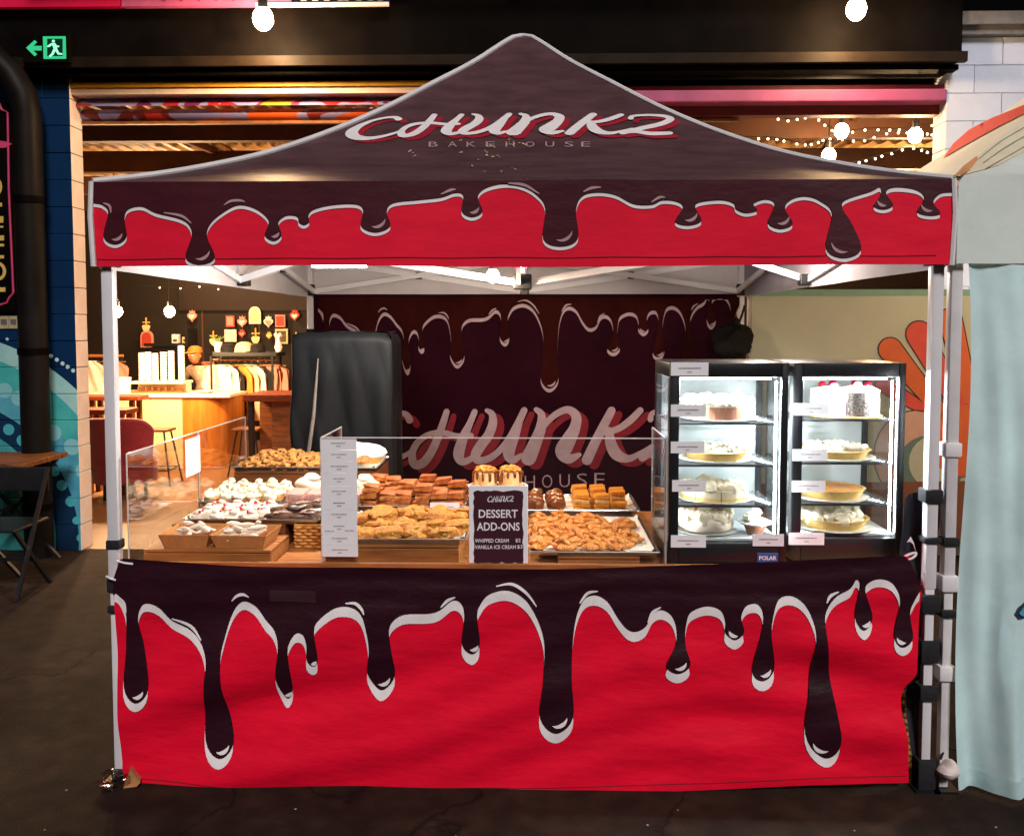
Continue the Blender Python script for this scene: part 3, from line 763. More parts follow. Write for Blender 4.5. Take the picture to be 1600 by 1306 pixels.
gloss_marks(vt, va, lambda x, y: vfront(x, y, .008), (0, -1, 0), tent, PPRINT, 5)

b_ = MB(); ribbon(b_, [(150 + 19 * k, 405 - .004 * (19 * k) + .5 * sin(k * .7), 1.3) for k in range(70)], lambda x, y: vfront(x, y, .0025), sub=2)
b_.build('hem_seam', mat('dark red thread', (.25, .004, .015), .8), tent)
# ------------------------------------------------------------------ front banner on the counter
ban = thing('counter_banner', 'red cloth banner with glossy chocolate drips hung across the counter front', 'banner', (0, 0, 0))
def bdisp(px, py):
    u = (px - 180) / 1260; v = (py - 880) / 355
    ph = py + .50 * (px - 180) * (1 - .5 * u) + 22 * sin(px / 170)
    a = .054 * sin(ph / 29) * min(1, max(0, v + .05)) * (1 - .5 * u) * (.6 + .4 * sin(px / 260 + 1))
    a += .015 * sin(ph / 11.5 + 2 * sin(px / 120)) * min(1, max(0, v)) * .5
    a += .018 * sin((py - .30 * px) / 19 + 1) * max(0, min(1, (u - .62) * 3)) * min(1, max(0, v * 2))
    a += .004 * sin(py / 5.5 + px / 190 + sin(px / 70)) * max(0, 1 - v * 4)
    a += .004 * sin(px / 37 + 2 * sin(py / 60)) * v
    a *= (1 - .65 * max(0, min(1, v)) ** 4) * (.25 + .75 * max(0, min(1, u * 7))) * (.4 + .6 * max(0, min(1, (1 - u) * 9)))
    a += .014 * sin(u * pi) * v
    return a
def bf(px, py, lift=0):
    p = at(px, py, -.012); return Vector((p.x, -.012 - lift - bdisp(px, py), p.z))
top_e = [(195, 873), (300, 880), (400, 886), (600, 887), (800, 889), (900, 889), (1050, 884), (1200, 878), (1300, 873), (1412, 869)]
right_e = [(1420, 880), (1438, 918), (1437, 960), (1433, 1030), (1431, 1062), (1414, 1085), (1410, 1120), (1417, 1170), (1420, 1220)]
bot_e = [(1415, 1223), (1260, 1224), (1100, 1231), (900, 1237), (700, 1240), (500, 1238), (380, 1237), (280, 1230), (197, 1228)]
left_e = [(190, 1200), (184, 1100), (182, 1000), (179, 940), (179, 905)]
outline = spline(top_e, 6) + spline(right_e, 4) + spline(bot_e, 6) + spline(left_e, 4)
def lerp_edge(pts, k, v):
    pts = sorted(pts, key=lambda p: p[k])
    for p, q in zip(pts, pts[1:]):
        if v <= q[k]: return p[1 - k] + (q[1 - k] - p[1 - k]) * max(0, (v - p[k])) / max(1e-6, q[k] - p[k])
    return pts[-1][1 - k]
tE, bE, lE, rE = spline(top_e, 6), spline(bot_e, 6), spline(left_e + [(195, 873)], 6), spline(right_e, 6)
def bcloth(a, b):
    y = 870 + 365 * b; xl, xr = lerp_edge(lE, 1, y), lerp_edge(rE, 1, y); x = xl + (xr - xl) * a
    yt, yb = lerp_edge(tE, 0, x), lerp_edge(bE, 0, x); return bf(x, yt + (yb - yt) * b)
MB().grid(bcloth, 220, 70).build('banner_cloth', RED, ban, 'all')
b_ = MB(); ribbon(b_, [(x, y - 11, 1.4) for x, y in bot_e], lambda x, y: bf(x, y, .002), sub=14)
b_.build('hem_seam', MATS['dark red thread'], ban)
bd = [(x, y) for x, y in spline(BAN, 5)]
# chocolate region clipped to the banner: between the upper edge and the drip line
def clip_poly():
    top = [p for p in spline(top_e, 6)]
    r = [p for p in bd if 181 <= p[0] <= 1436.5]
    return [(178.6, 929), (178.4, 905)] + [(188, 874)] + [(x, y - 1.6) for x, y in top] + [(1422, 878), (1439.5, 918)] + r[::-1]
def clip_white():
    top = [p for p in spline(top_e, 6)]
    r = [(x - 1, y + 17.5 * (1 - .25 * (abs(x - 800) / 700))) for x, y in bd if 184 <= x <= 1433]
    return [(180, 940), (180, 906)] + top + [(1420, 881), (1436.5, 922), (1435, 938)] + r[::-1]
fill(clip_white(), lambda x, y: bf(x, y, .004), 'white_edge_print', WPRINT, ban, 9)
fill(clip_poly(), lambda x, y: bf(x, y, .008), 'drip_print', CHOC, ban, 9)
bt = [(215, 1090, 17, 1), (344, 1179, 20, 1), (447, 1090, 11, 1), (490, 1036, 8, 1), (596, 1073, 19, 1), (738, 1017, 13, 1), (869, 1136, 24, 1), (1058, 1045, 18, 1), (1148, 995, 14, -1), (1192, 1058, 17, 1), (1286, 1177, 25, -1), (1349, 979, 13, 1), (1409, 1005, 14, -1)]
ba = [[(187, 930), (196, 940), (199, 955)], [(270, 966), (298, 978), (315, 998)], [(363, 938), (371, 930), (381, 928), (389, 932)], [(541, 941), (556, 941), (566, 949), (570, 957)], [(690, 946), (700, 936), (711, 931)], [(776, 914), (800, 911), (822, 924), (838, 945)], [(906, 940), (918, 925), (933, 922)], [(1012, 970), (1019, 955), (1031, 947)], [(1291, 940), (1297, 930), (1309, 924)]]
gloss_marks(bt, ba, lambda x, y: bf(x, y, .0105), (0, -1, 0), ban, WPRINT, 6)
fill([(422, 921), (494, 922), (494, 940), (422, 939)], lambda x, y: bf(x, y, .0105), 'cloth_patch', mat('patch cloth', '#36151f', .7, var=.1), ban, 6)
for px, py, qx, qy in ((182, 876, 208, 881), (181, 906, 166, 900)):
    MB().tube([at(px, py, -.02), at((px + qx) / 2, (py + qy) / 2 + 1, -.025), at(qx, qy, -.02)], .004, 6).build('tie', PIPING, ban)

# ------------------------------------------------------------------ backdrop
BK = mat('dark backdrop cloth', '#280a18', .8, var=.2, scale=3, trans=.14, spec=.05)
BKT = mat('brown backdrop cloth', '#38110f', .8, var=.3, scale=3, trans=.26, spec=.05)
BPR = mat('backdrop pink print', '#c2a6b0', .7, var=.1, trans=.1)
BRD = mat('backdrop crimson print', '#8a1628', .7, var=.12, trans=.1)
bk = thing('backdrop_cloth', 'dark chocolate backdrop with dripping outline and large script lettering', 'banner', (0, 0, 0))
BY = 2.955
def kf(px, py, lift=0):
    p = at(px, py, BY); return Vector((p.x, BY - lift + .010 * sin(p.x * 7 + .6 * sin(p.z * 2)) + .004 * sin(p.x * 19), p.z))
MB().grid(lambda a, b: (lambda p: Vector((p[0], BY + .010 * sin(p[0] * 7 + .6 * sin(p[1] * 2)) + .004 * sin(p[0] * 19), p[1])))((-1.47 + 2.93 * a, 1.93 - 1.8 * b)), 90, 12).build('backdrop_panel', BK, bk, 'all')
def bmap(x, y):                     # the same artwork as on the counter, fitted to the backdrop
    X = 497 + (x - 183) / 1253 * 660
    Y = 475 + (y - 920) * .60
    return (X, Y + (X - 820) * -.010)
kd = [bmap(x, y) for x, y in bd if 178 <= x <= 1442]
kp = kd + [(1157, 463), (497, 463)]
fill(kp, lambda x, y: kf(x, y, .004), 'white_edge_print', BPR, bk, 8, shift=(0, 5.5), box=(497, 1155, 400, 800))
fill(kp, lambda x, y: kf(x, y, .007), 'drip_print', BKT, bk, 8, box=(497, 1155, 464, 800))
# the long sides of the drips carry no outline: cover strips of the drip shape itself keep only tops and tips
b_ = MB(); logo(b_, lambda x, y: kf(x, y, .005), (0, -1, 0), 0.002, 11, 7, 1.15); b_.build('logo_shadow', BRD, bk)
b_ = MB(); logo(b_, lambda x, y: kf(x, y, .005), (0, -1, 0), .006, grow=1.15); b_.build('logo_lettering', BPR, bk)
b_ = MB()
for k, ch in enumerate('BAKEHOUSE'):
    px = 719 + 27.2 * k; text(b_, ch, px - 8, 768 - k * 1.2, 16, 20, lambda x, y: kf(x, y, .006), bold=-.012)
b_.build('small_lettering', BPR, bk)
b_ = MB()
gl = [(x, y, hw, s) for x, y, hw, s in [(*bmap(tx, ty + 2), hw * .55, s) for tx, ty, hw, s in bt]]
gloss_marks(gl, [[bmap(*p) for p in ar] for ar in ba], lambda x, y: kf(x, y, .009), (0, -1, 0), bk, BPR, 3)

# ------------------------------------------------------------------ lights inside the tent
def tent_light():
    p = at(530, 414, .75)
    t = thing('led_batten', 'blazing white lamp clipped under the left canopy truss', 'lamp', p)
    MB().bbox(-.13, .13, -.02, .02, 0, .03, .005).build('housing', TRUSS, t)
    MB().bbox(-.12, .12, -.018, .018, -.012, -.001, .003).build('diffuser', emit('white led', (1, .95, .88), 40), t)
    MB().tube([(0, 0, .03), (0, 0, .2)], .006, 6).build('hook', STEEL, t)
    d = bpy.data.lights.new('led_light', 'AREA'); d.shape = 'RECTANGLE'; d.size = .24; d.size_y = .04; d.energy = 12; d.color = (1, .92, .82)
    o = bpy.data.objects.new('led_light', d); COL.objects.link(o); o.location = (0, 0, -.016); o.parent = t
    lamp('led_spill', (0, 0, -.05), 20, (1, .95, .9), .05, t)
tent_light()
pendant('tent_bulb', at(770, 431, 1.35), .032, 'warm bulb hanging under the middle of the canopy', 30, col=(1, .74, .50), cord=.2)
pendant('tent_bulb', at(1215, 380, 1.2), .032, 'unseen fill bulb tucked behind the right of the front valance', 20, col=(1, .86, .74), cord=.14)  # unseen bulb that fills the right of the tent with light

t = thing('tinsel_ribbon', 'small purple ribbon hanging at the canopy centre', 'ribbon', at(813, 408, 1.40))
TIN = mat('purple ribbon', '#6a1f6a', .35, var=.3, scale=40, metal=.3)
for k in range(5):
    a = k * 1.26; MB().tube([(0, 0, .05), (.02 * cos(a), .02 * sin(a), .02), (.035 * cos(a), .035 * sin(a), -.035 - .008 * (k % 2))], [.004, .006, .003], 5).build('ribbon_tail', TIN, t, True)
# ------------------------------------------------------------------ neighbour tent
SAGE = mat('sage tent cloth', (.72, .80, .77), .7, var=.08, scale=3, bump=.4, bscale=8, trans=.02)
AQUA = mat('aqua curtain cloth', (.60, .82, .85), .7, var=.10, scale=3, bump=.5, bscale=8, trans=.05)
NPOLE = mat('neighbour pole', (.66, .64, .66), .35, var=.06)
nt_ = thing('neighbour_tent', 'pale sage market tent with red and cream graphics at the right edge', 'tent', (0, 0, 0))
NX0 = 1.567; NX1 = NX0 + 3.0; NC = (NX0 + NX1) / 2
def nroof(side, u, s, lift=0):
    x, y = u * s * 1.53, -s * 1.53
    c, sn = [(1, 0), (0, 1), (-1, 0), (0, -1)][side]
    return Vector((x * c - y * sn + NC, x * sn + y * c + 1.5, prof(s) + lift + .01))
for side in range(4):
    MB().grid(lambda a, b: nroof(side, 2 * a - 1, max(.004, b)), 30, 24).build('roof_panel', SAGE, nt_, 'all')
MB().grid(lambda a, b: Vector((NX0 - .02 + 3.05 * a, -.03 + .008 * sin(a * 14) * b, 2.235 - .31 * b)), 40, 5).build('front_valance', SAGE, nt_, 'all')
MB().grid(lambda a, b: Vector((NX0 - .03, -.03 + 3.06 * a, 2.235 - .31 * b)), 10, 3).build('side_valance', SAGE, nt_, 'all')
NIN = mat('neighbour warm lining', '#cfae86', .8, var=.05, trans=.1)
for side in range(4):
    MB().grid(lambda a, b: nroof(side, 2 * a - 1, max(.004, b), -.014), 16, 14).build('roof_lining', NIN, nt_, 'all')
for x in (NX0 + .0, NX1):
    for y in (.02, TD):
        L = leg(x, y, 2.2, par=nt_, m=NPOLE)
        if x == NX0 and y < 1:
            for a, b, mm in ((690, 712, PIPING), (836, 850, STRAP), (895, 920, PIPING), (948, 960, STRAP), (1035, 1058, PIPING)): band(L, x, y, zpx(b, 0), zpx(a, 0), .06, mm)
NBK = mat('neighbour backdrop', '#c2c0a8', .75, var=.05, scale=3, trans=.15)
nb = thing('neighbour_backdrop', 'beige backdrop with orange rays behind the right cake fridge', 'banner', (0, 0, 0))
NY = 2.94
MB().box(1.56, 4.5, NY, NY + .008, .3, 1.925).build('backdrop_panel', NBK, nb)
MB().box(1.56, 4.5, NY - .004, NY - .001, 1.915, 1.96).build('teal_hem', mat('teal hem', '#7fa08a', .7, var=.05), nb)
nf = lambda lift: (lambda x, y: at(x, y, NY - lift))
ORG = mat('orange print', '#d0602f', .7, var=.05); ORR = mat('coral print', '#cf4a38', .7, var=.05); DKL = mat('dark outline print', '#3a2220', .7, var=.05)
def capsule(p, q, wa, wb):
    (x0, y0), (x1, y1) = p, q; a = math.atan2(y1 - y0, x1 - x0); out = []
    for k in range(9):
        t_ = a + pi / 2 + pi * k / 8; out.append((x0 + cos(t_) * wa, y0 + sin(t_) * wa))
    for k in range(9):
        t_ = a - pi / 2 + pi * k / 8; out.append((x1 + cos(t_) * wb, y1 + sin(t_) * wb))
    return out
for p, q, wa, wb, m_ in (((1391, 546), (1480, 655), 18, 10, ORG), ((1436, 522), (1500, 640), 20, 12, ORR), ((1485, 500), (1515, 620), 18, 12, ORG), ((1380, 600), (1460, 650), 12, 7, ORR), ((1548, 520), (1530, 620), 18, 12, ORG)):
    fill(capsule(p, q, wa + 2, wb + 2), nf(.004), 'ray_outline', DKL, nb); fill(capsule(p, q, wa, wb), nf(.006), 'ray_print', m_, nb)
disc = lambda x, y, rx, ry, n=24: [(x + rx * cos(2 * pi * k / n), y + ry * sin(2 * pi * k / n)) for k in range(n)]
fill(disc(1430, 712, 66, 72), nf(.008), 'outline_print', DKL, nb); fill(disc(1430, 712, 64, 70), nf(.010), 'pink_print', mat('dusty pink print', '#c79a85', .7, var=.05), nb)
fill(disc(1452, 732, 52, 52), nf(.012), 'ring_print', mat('grey teal print', '#62746c', .7, var=.05), nb); fill(disc(1462, 722, 42, 42), nf(.014), 'ring_print', NBK, nb)
fill([(1475, 640), (1520, 630), (1560, 650), (1560, 735), (1500, 745), (1465, 730), (1456, 690)], nf(.016), 'orange_block_print', ORG, nb)
fill([(1160, 756), (1600, 750), (1600, 850), (1160, 850)], nf(.018), 'brown_block_print', mat('brown print', '#7c4a33', .7, var=.1), nb)
# roof graphics
def nface(side, px, py, lift):
    d = ray(px, py)
    best = None
    for i in range(400):
        t_ = 3.0 + 5 * i / 400; p = CAM + d * t_
        x, y = p.x - NC, p.y - 1.5
        if side == 0: s, u = -y / 1.53, x
        else: s, u = -x / 1.53, y
        if not 0 < s < 1.03: continue
        h = p.z - (prof(s) + .01)
        if best is None or abs(h) < best[0]: best = (abs(h), p)
    n_ = Vector((0, -.55, .83)) if side == 0 else Vector((-.55, 0, .83))
    return best[1] + n_ * lift
fill([(1475, 248), (1490, 226), (1515, 204), (1550, 186), (1640, 150), (1640, 170), (1600, 180), (1560, 200), (1520, 222)], lambda x, y: nface(3, x, y, .006), 'red_roof_print', mat('red roof print', (.60, .008, .03), .7, var=.05), nt_, 14)
CRM = mat('cream print', '#e6dec4', .7, var=.05); PCH = mat('peach print', '#dd9a66', .7, var=.05)
fill([(1489, 279), (1540, 236), (1600, 190), (1640, 172), (1640, 212), (1600, 238), (1560, 260), (1520, 271)], lambda x, y: nface(0, x, y, .004), 'cream_roof_print', CRM, nt_, 14)
fill([(1490, 278), (1505, 262), (1525, 247), (1528, 252), (1515, 268), (1500, 279)], lambda x, y: nface(0, x, y, .008), 'peach_roof_print', PCH, nt_, 14)
b_ = MB()
for q in ([(1530, 250), (1565, 222), (1610, 196)], [(1536, 257), (1570, 233), (1610, 210)], [(1540, 266), (1575, 246), (1610, 226)]):
    ribbon(b_, [(x, y, 1.6) for x, y in q], lambda x, y: nface(0, x, y, .006), sub=4)
b_.build('roof_line_print', mat('tan print', '#a0876a', .7), nt_)
pendant('tent_bulb', (NX0 + 1.9, 1.3, 2.0), .032, 'warm bulb inside the neighbouring sage tent', 70, col=(1, .82, .62), cord=.3)
# curtain
cu = thing('side_curtain', 'pale aqua curtain hanging in folds from the neighbouring tent', 'curtain', (0, 0, 0))
def cfold(a, b):
    x = NX0 + .012 + 1.25 * a; z = 1.935 - (1.915 - .02 * a) * b
    edge = .03 * sin(b * 5 + .5) * (1 - a) if a < .25 else 0
    y = -.02 + (.038 * sin(a * 22 + 1.6 * sin(b * 2.4)) + .016 * sin(a * 47 + b * 5) + .006 * sin(a * 90 - b * 9)) * (.35 + .65 * b) - .03 * b
    return Vector((x + edge + .045 * b * (1 - a), y, z))
MB().grid(cfold, 110, 40).build('curtain_cloth', AQUA, cu, 'all')
HEMM = mat('aqua hem cloth', (.50, .70, .73), .75, var=.15, scale=9)
MB().grid(lambda a, b: cfold(a, .965 + .035 * b) + Vector((0, -.003, 0)), 110, 3).build('hem', HEMM, cu, 'all')
MB().grid(lambda a, b: cfold(.46 + .006 * a, b) + Vector((0, -.003, 0)), 2, 40).build('seam', HEMM, cu, 'all')
fin = [(1582, 956), (1588, 945), (1600, 934), (1640, 915), (1640, 950), (1600, 962), (1588, 964)]
def cproj(x, y, lift):
    p = at(x, y, -.06); a = (p.x - NX0 - .012) / 1.25; b = (1.935 - p.z) / 1.91
    q = cfold(max(0, min(1, a)), max(0, min(1, b))); return Vector((p.x, q.y - lift, p.z))
fill(fin, lambda x, y: cproj(x, y, .006), 'leaf_outline', mat('navy print', '#1c3350', .7), cu, 6)
fill([(1586, 955), (1592, 946), (1604, 937), (1640, 920), (1640, 945), (1600, 957), (1592, 959)], lambda x, y: cproj(x, y, .011), 'leaf_print', mat('teal print', '#4d9bb0', .7), cu, 6)

# ------------------------------------------------------------------ wall-side things at the left
t = thing('drain_pipe', 'thick dark downpipe with a bend at its top in front of the mural', 'pipe', (0, 0, 0))
x0 = at(51, 500, 3.25).x
zt = at(50, 150, 3.25).z
MB().tube([(x0, 3.25, 0), (x0, 3.25, zt - .12), (x0 - .02, 3.25, zt), (x0 - .10, 3.25, zt + .14), (x0 - .26, 3.25, zt + .30), (x0 - .5, 3.25, zt + .42)], .10, 20).build('pipe_run', mat('dark pipe paint', (.007, .005, .0045), .5, var=.25, scale=6, bump=.08, spec=.12), t, True)
for z in (.35, 1.5, 2.6):
    MB().tube([(x0, 3.25, z), (x0, 3.25, z + .05)], .108, 20).build('pipe_collar', BLACKM, t, True)
    MB().box(x0 - .03, x0 + .03, 3.25, 3.42, z, z + .04).build('pipe_bracket', BLACKM, t)

t = thing('exit_sign', 'green running figure exit sign with an arrow on the black fascia', 'sign', at(75, 77, 3.24))
P0 = t.location.copy(); S = 6.46 / F
def sx_(px, py, lift=0): q = at(px, py, 3.24); return Vector((q.x - P0.x, -.022 - lift, q.z - P0.z))
a_, c_ = sx_(38, 100), sx_(110, 54)
MB().bbox(a_.x, c_.x, -.02, .06, a_.z, c_.z, .006).build('housing', BLACKM, t)
GRN = emit('exit green', (.05, .72, .30), .62)
pan = MB(); q0, q1 = sx_(71, 94), sx_(105, 59); pan.box(q0.x, q1.x, -.026, -.021, q0.z, q1.z); pan.build('green_panel', GRN, t)
fl_ = lambda pts, m, nm, l_: MB().prism([sx_(x, y, l_) for x, y in pts], (0, .002, 0)).build(nm, m, t)
fl_([(44, 77), (57, 65), (61, 68), (55, 74), (68, 74), (68, 81), (55, 81), (61, 87), (57, 90)], GRN, 'arrow', .004)
DG = emit('exit dark door', (.002, .02, .01), 1); PG = emit('exit pale figure', (.35, 1, .62), .9)
fl_([(77, 63), (101, 63), (101, 90), (77, 90)], DG, 'door_print', .0065)
mg = MB()
def fig(pts): mg.prism([sx_(x, y, .010) for x, y in pts], (0, .002, 0))
fig([(87 + 2.4 * cos(k * pi / 4), 67 + 2.4 * sin(k * pi / 4)) for k in range(8)])
fig([(84, 70), (90, 70), (93, 79), (88, 80)])
for q in ([(88, 79), (93, 79), (96, 85), (101, 86), (101, 88), (94, 88)], [(87, 79), (91, 81), (87, 88), (82, 92), (80, 90), (84, 86)], [(84, 70), (86, 72), (81, 76), (77, 76), (78, 74)], [(89, 70), (93, 74), (96, 74), (96, 76), (92, 77), (88, 72)]): fig(q)
mg.build('running_figure', PG, t)

t = thing('shop_sign_board', 'pink and navy sign boards along the very top left', 'sign', (0, 3.22, at(100, 11, 3.22).z))
zs = t.location.z; hx = lambda px: at(px, 10, 3.22).x
MB().box(hx(-60), hx(188), 0, .05, .0, .5).build('sign_panel', mat('hot pink sign', '#e0134a', .4, var=.08, scale=3), t)
MB().box(hx(190), hx(455), .0, .05, .0, .5).build('sign_panel', mat('rose pink sign', '#c85a86', .4, var=.12, scale=6), t)
MB().box(hx(455), hx(608), .01, .05, .0, .5).build('sign_panel', mat('navy sign', '#15122a', .4, var=.1), t)
MB().box(hx(400), hx(608), -.012, .009, -.015, .012).build('white_trim', WPRINT, t)
b_ = MB()
for px in (470, 488, 506, 528, 536, 556, 574, 590): b_.box(hx(px), hx(px + 9), .003, .009, .03, .16)
b_.build('letter_strokes', WPRINT, t)
bm_ = MB()
for k in range(14): bm_.box(hx(255 + k * 9), hx(255 + k * 9 + 4), -.003, -.0005, .03 + .02 * (k % 3), .08 + .03 * (k % 2))
bm_.build('scribble_print', mat('dusky rose ink', '#8f3560', .5), t)

t = thing('wall_sign', 'black sign with pink notched border and upright yellow letters at left edge', 'sign', (0, 0, 0))
SYy = 3.36
sp_ = lambda x, y, l=0: at(x, y, SYy - l)
MB().prism([sp_(x, y) for x, y in ((-150, 160), (24, 160), (24, 486), (-150, 486))], (0, .04, 0)).build('sign_panel', BLACKM, t)
PKN = mat('pink border paint', '#d2426e', .4, var=.1)
MB().tube([sp_(x, y, .006) for x, y in ((-100, 152), (0, 163), (3, 172), (12, 176), (14, 300), (21, 458), (14, 466), (11, 473), (2, 476), (-100, 478))], .008, 6).build('border', PKN, t)
MB().prism([sp_(x, y, .008) for x, y in ((-20, 219), (8, 221), (19, 225), (8, 231), (-20, 232))], (0, .006, 0)).build('ornament', PKN, t)
YL = mat('yellow lettering', '#d8b45a', .5, var=.1)
b_ = MB()
for y0, y1, x1 in ((317, 323, 3), (338, 348, 5), (353, 356, 5), (368, 376, 6), (381, 385, 6), (399, 404, 6), (449, 456, 8)):
    b_.prism([sp_(x, y, .008) for x, y in ((-30, y0), (x1, y0), (x1, y1), (-30, y1))], (0, .006, 0))
for cy, ry, cx_ in ((424, 12, -3), (292, 13, -9)):
    ribbon(b_, [(cx_ + 10 * cos(a), cy + ry * sin(a), 5) for a in [k * pi / 8 for k in range(-9, 10)]], lambda x, y: sp_(x, y, .009), sub=2)
b_.build('lettering', YL, t)
for k, px in enumerate((1, 16)):
    t = thing('notice', ('small cream notice under the pink bordered sign at the frame edge', 'small cream notice against the downpipe under the pink bordered sign')[k], 'notice', at(px + 5, 503, 3.40))
    MB().box(-.035, .035, 0, .012, -.05, .045).build('notice_sheet', mat('cream notice', '#a89a78', .6, var=.15, scale=30), t)
    MB().box(-.022, .022, -.003, -.0005, -.02, .02).build('notice_print', INK, t)

# trestle table and chairs in the shade at the left
t = thing('trestle_table', 'dark folding trestle table with orange lit edge beside the downpipe', 'table', at_z(20, 885, 0))
o = t.location; tz = .78
MB().bbox(-.9, .26, -.3, .3, tz - .035, tz, .005, rot=None).build('table_top', mat('worn orange wood', '#9a5a26', .5, scale=6, col2='#3a2010', stretch=(1, 8, 8)), t)
for sy in (-.25, .25):
    for a, b in ((-.45, .2), (.2, -.45)):
        MB().bar((a, sy, 0), (b, sy + .02 * (1 if a < b else -1), tz - .04), .03, .02).build('leg', BLACK, t)
MB().bar((-.12, -.25, tz / 2), (-.12, .25, tz / 2), .02).build('stretcher', BLACK, t)
t = thing('folding_chair', 'dark folding chair under the trestle table at the left edge', 'chair', at_z(6, 925, 0))
MB().bbox(-.2, .2, -.2, .2, .43, .45, .008).build('seat', BLACK, t)
MB().bbox(-.2, .2, .19, .21, .62, .78, .008).build('backrest', BLACK, t)
for sx in (-.2, .2):
    MB().bar((sx, -.2, 0), (sx, .2, .78), .022).build('leg', BLACK, t); MB().bar((sx * .92, .22, 0), (sx * .92, -.18, .44), .022).build('leg', BLACK, t)
MB().bar((-.2, .05, .2), (.2, .05, .2), .02).build('stretcher', BLACK, t)

# ------------------------------------------------------------------ tables, guards and risers
def px_at_x(px, py, X):
    d = ray(px, py); return CAM + d * ((X - CAM.x) / d.x)
TZ = .80
def plank_table(name, label, x0, x1, y0, y1, n, lip=False):
    t = thing(name, label, 'table', ((x0 + x1) / 2, (y0 + y1) / 2, 0)); c = t.location
    wv = (y1 - y0) / n
    for k in range(n):
        MB().bbox(x0 - c.x, x1 - c.x, y0 + k * wv - c.y + .001, y0 + (k + 1) * wv - c.y - .001, TZ - .03, TZ, .003).build('plank', WOODY, t)
    for x in (x0 + .06, x1 - .06, (x0 + x1) / 2):
        for y in (y0 + .08, y1 - .08):
            MB().box(x - c.x - .02, x - c.x + .02, y - c.y - .02, y - c.y + .02, 0, TZ - .031).build('leg', BLACK, t)
    if lip: MB().bbox(x0 - c.x, x1 - c.x, y0 - c.y - .022, y0 - c.y - .001, TZ - .05, TZ + .028, .003).build('front_lip', WOOD, t)
    return t
plank_table('counter_table', 'long wooden counter table behind the red dripping banner', -1.455, 1.44, .045, 1.12, 5, True)
plank_table('side_table', 'short wooden table behind the left end of the counter', -1.455, -.5, 1.125, 1.9, 4)

def panel(par, p, q, z0_, z1_, th=.005):
    p, q = Vector(p), Vector(q); n = (q - p).normalized().cross(Vector((0, 0, 1))) * th
    MB().prism([(p.x, p.y, z0_), (q.x, q.y, z0_), (q.x, q.y, z1_), (p.x, p.y, z1_)], n).build('pane', ACRYL, par)
    o_ = n * .5
    for a, b in (((p.x, p.y, z1_ + .002), (q.x, q.y, z1_ + .002)), ((p.x, p.y, z0_), (p.x, p.y, z1_)), ((q.x, q.y, z0_), (q.x, q.y, z1_))):
        MB().bar(Vector(a) + o_, Vector(b) + o_, th * .8).build('edge', ACEDGE, par)
GZ = 1.228
t = thing('sneeze_guard', 'clear acrylic side guard at the left end of the counter', 'guard', (0, 0, 0))
panel(t, (-1.462, .04, 0), (-1.462, .75, 0), TZ + .001, GZ); panel(t, (-1.462, .757, 0), (-1.462, 1.42, 0), TZ + .001, GZ)
gx0, gx1 = at(501, 700, .05).x, at(1042, 700, .05).x; gz = at(700, 685, .05).z
t = thing('sneeze_guard', 'long clear acrylic guard across the middle of the counter', 'guard', (0, 0, 0))
panel(t, (gx0, .055, 0), (gx1, .055, 0), TZ + .001, gz); panel(t, (gx0, .062, 0), (gx0, .40, 0), TZ + .001, gz)
panel(t, (gx1 - .006, .062, 0), (gx1 - .006, .42, 0), TZ + .001, gz)
# sheet on the left guard
a_, b_2 = px_at_x(289, 690, -1.456), px_at_x(313, 712, -1.456)
zt_, zb_ = px_at_x(300, 684, -1.456).z, px_at_x(300, 742, -1.456).z
t = thing('paper_sheet', 'blank looking white sheet stuck to the left acrylic guard', 'paper', (-1.4545, (a_.y + b_2.y) / 2, (zt_ + zb_) / 2))
h_ = (b_2.y - a_.y) / 2
MB().grid(lambda a, b: Vector((.002 * sin(a * 5), -h_ + 2 * h_ * a, (zt_ - zb_) * (b - .5))), 6, 6).build('sheet', PAPER, t)

def dashes(mb, x0, x1, z, h, y, rnd, n=1):
    """small illegible print"""
    x = x0
    while x < x1:
        w_ = rnd.uniform(.4, 1.1) * h
        mb.add([(x, y, z), (min(x + w_, x1), y, z), (min(x + w_, x1), y, z + h), (x, y, z + h)], [(0, 1, 2, 3)]); x += w_ + h * .35
rn = random.Random(11)
p0, p1 = at(503, 870, .045), at(557, 686, .045)
t = thing('menu_strip', 'tall white menu strip of stacked price rows on the acrylic guard', 'menu', ((p0.x + p1.x) / 2, .048, p0.z)); c = t.location
ys = [686, 703, 721, 740, 760, 779, 797, 814, 834, 852, 870]
W2 = (p1.x - p0.x) / 2
for k in range(10):
    za_, zb_ = at(530, ys[k], .045).z - c.z, at(530, ys[k + 1], .045).z - c.z
    jx = rn.uniform(-.0015, .0015)
    m_ = MB().box(-W2 + jx, W2 + jx, -.0015 - .0004 * (k % 2), 0, zb_ + .0008, za_)
    cd = m_.build('card', PAPER, t)
    d_ = MB(); hh = .0046; L_ = rn.uniform(.30, .5) * W2; zc = (za_ + zb_) / 2
    dashes(d_, -L_ + jx, L_ + jx, zc + .003, hh, -.0032, rn)
    dashes(d_, -.008 + jx, .008 + jx, zc - .008, hh, -.0032, rn)
    if k == 7: dashes(d_, -W2 * .8, -W2 * .3, zc - .016, hh, -.0032, rn); dashes(d_, W2 * .3, W2 * .8, zc - .014, hh, -.0032, rn)
    tag(d_.build('small_print', INK if k == 5 else INKL, cd), kind='stuff')

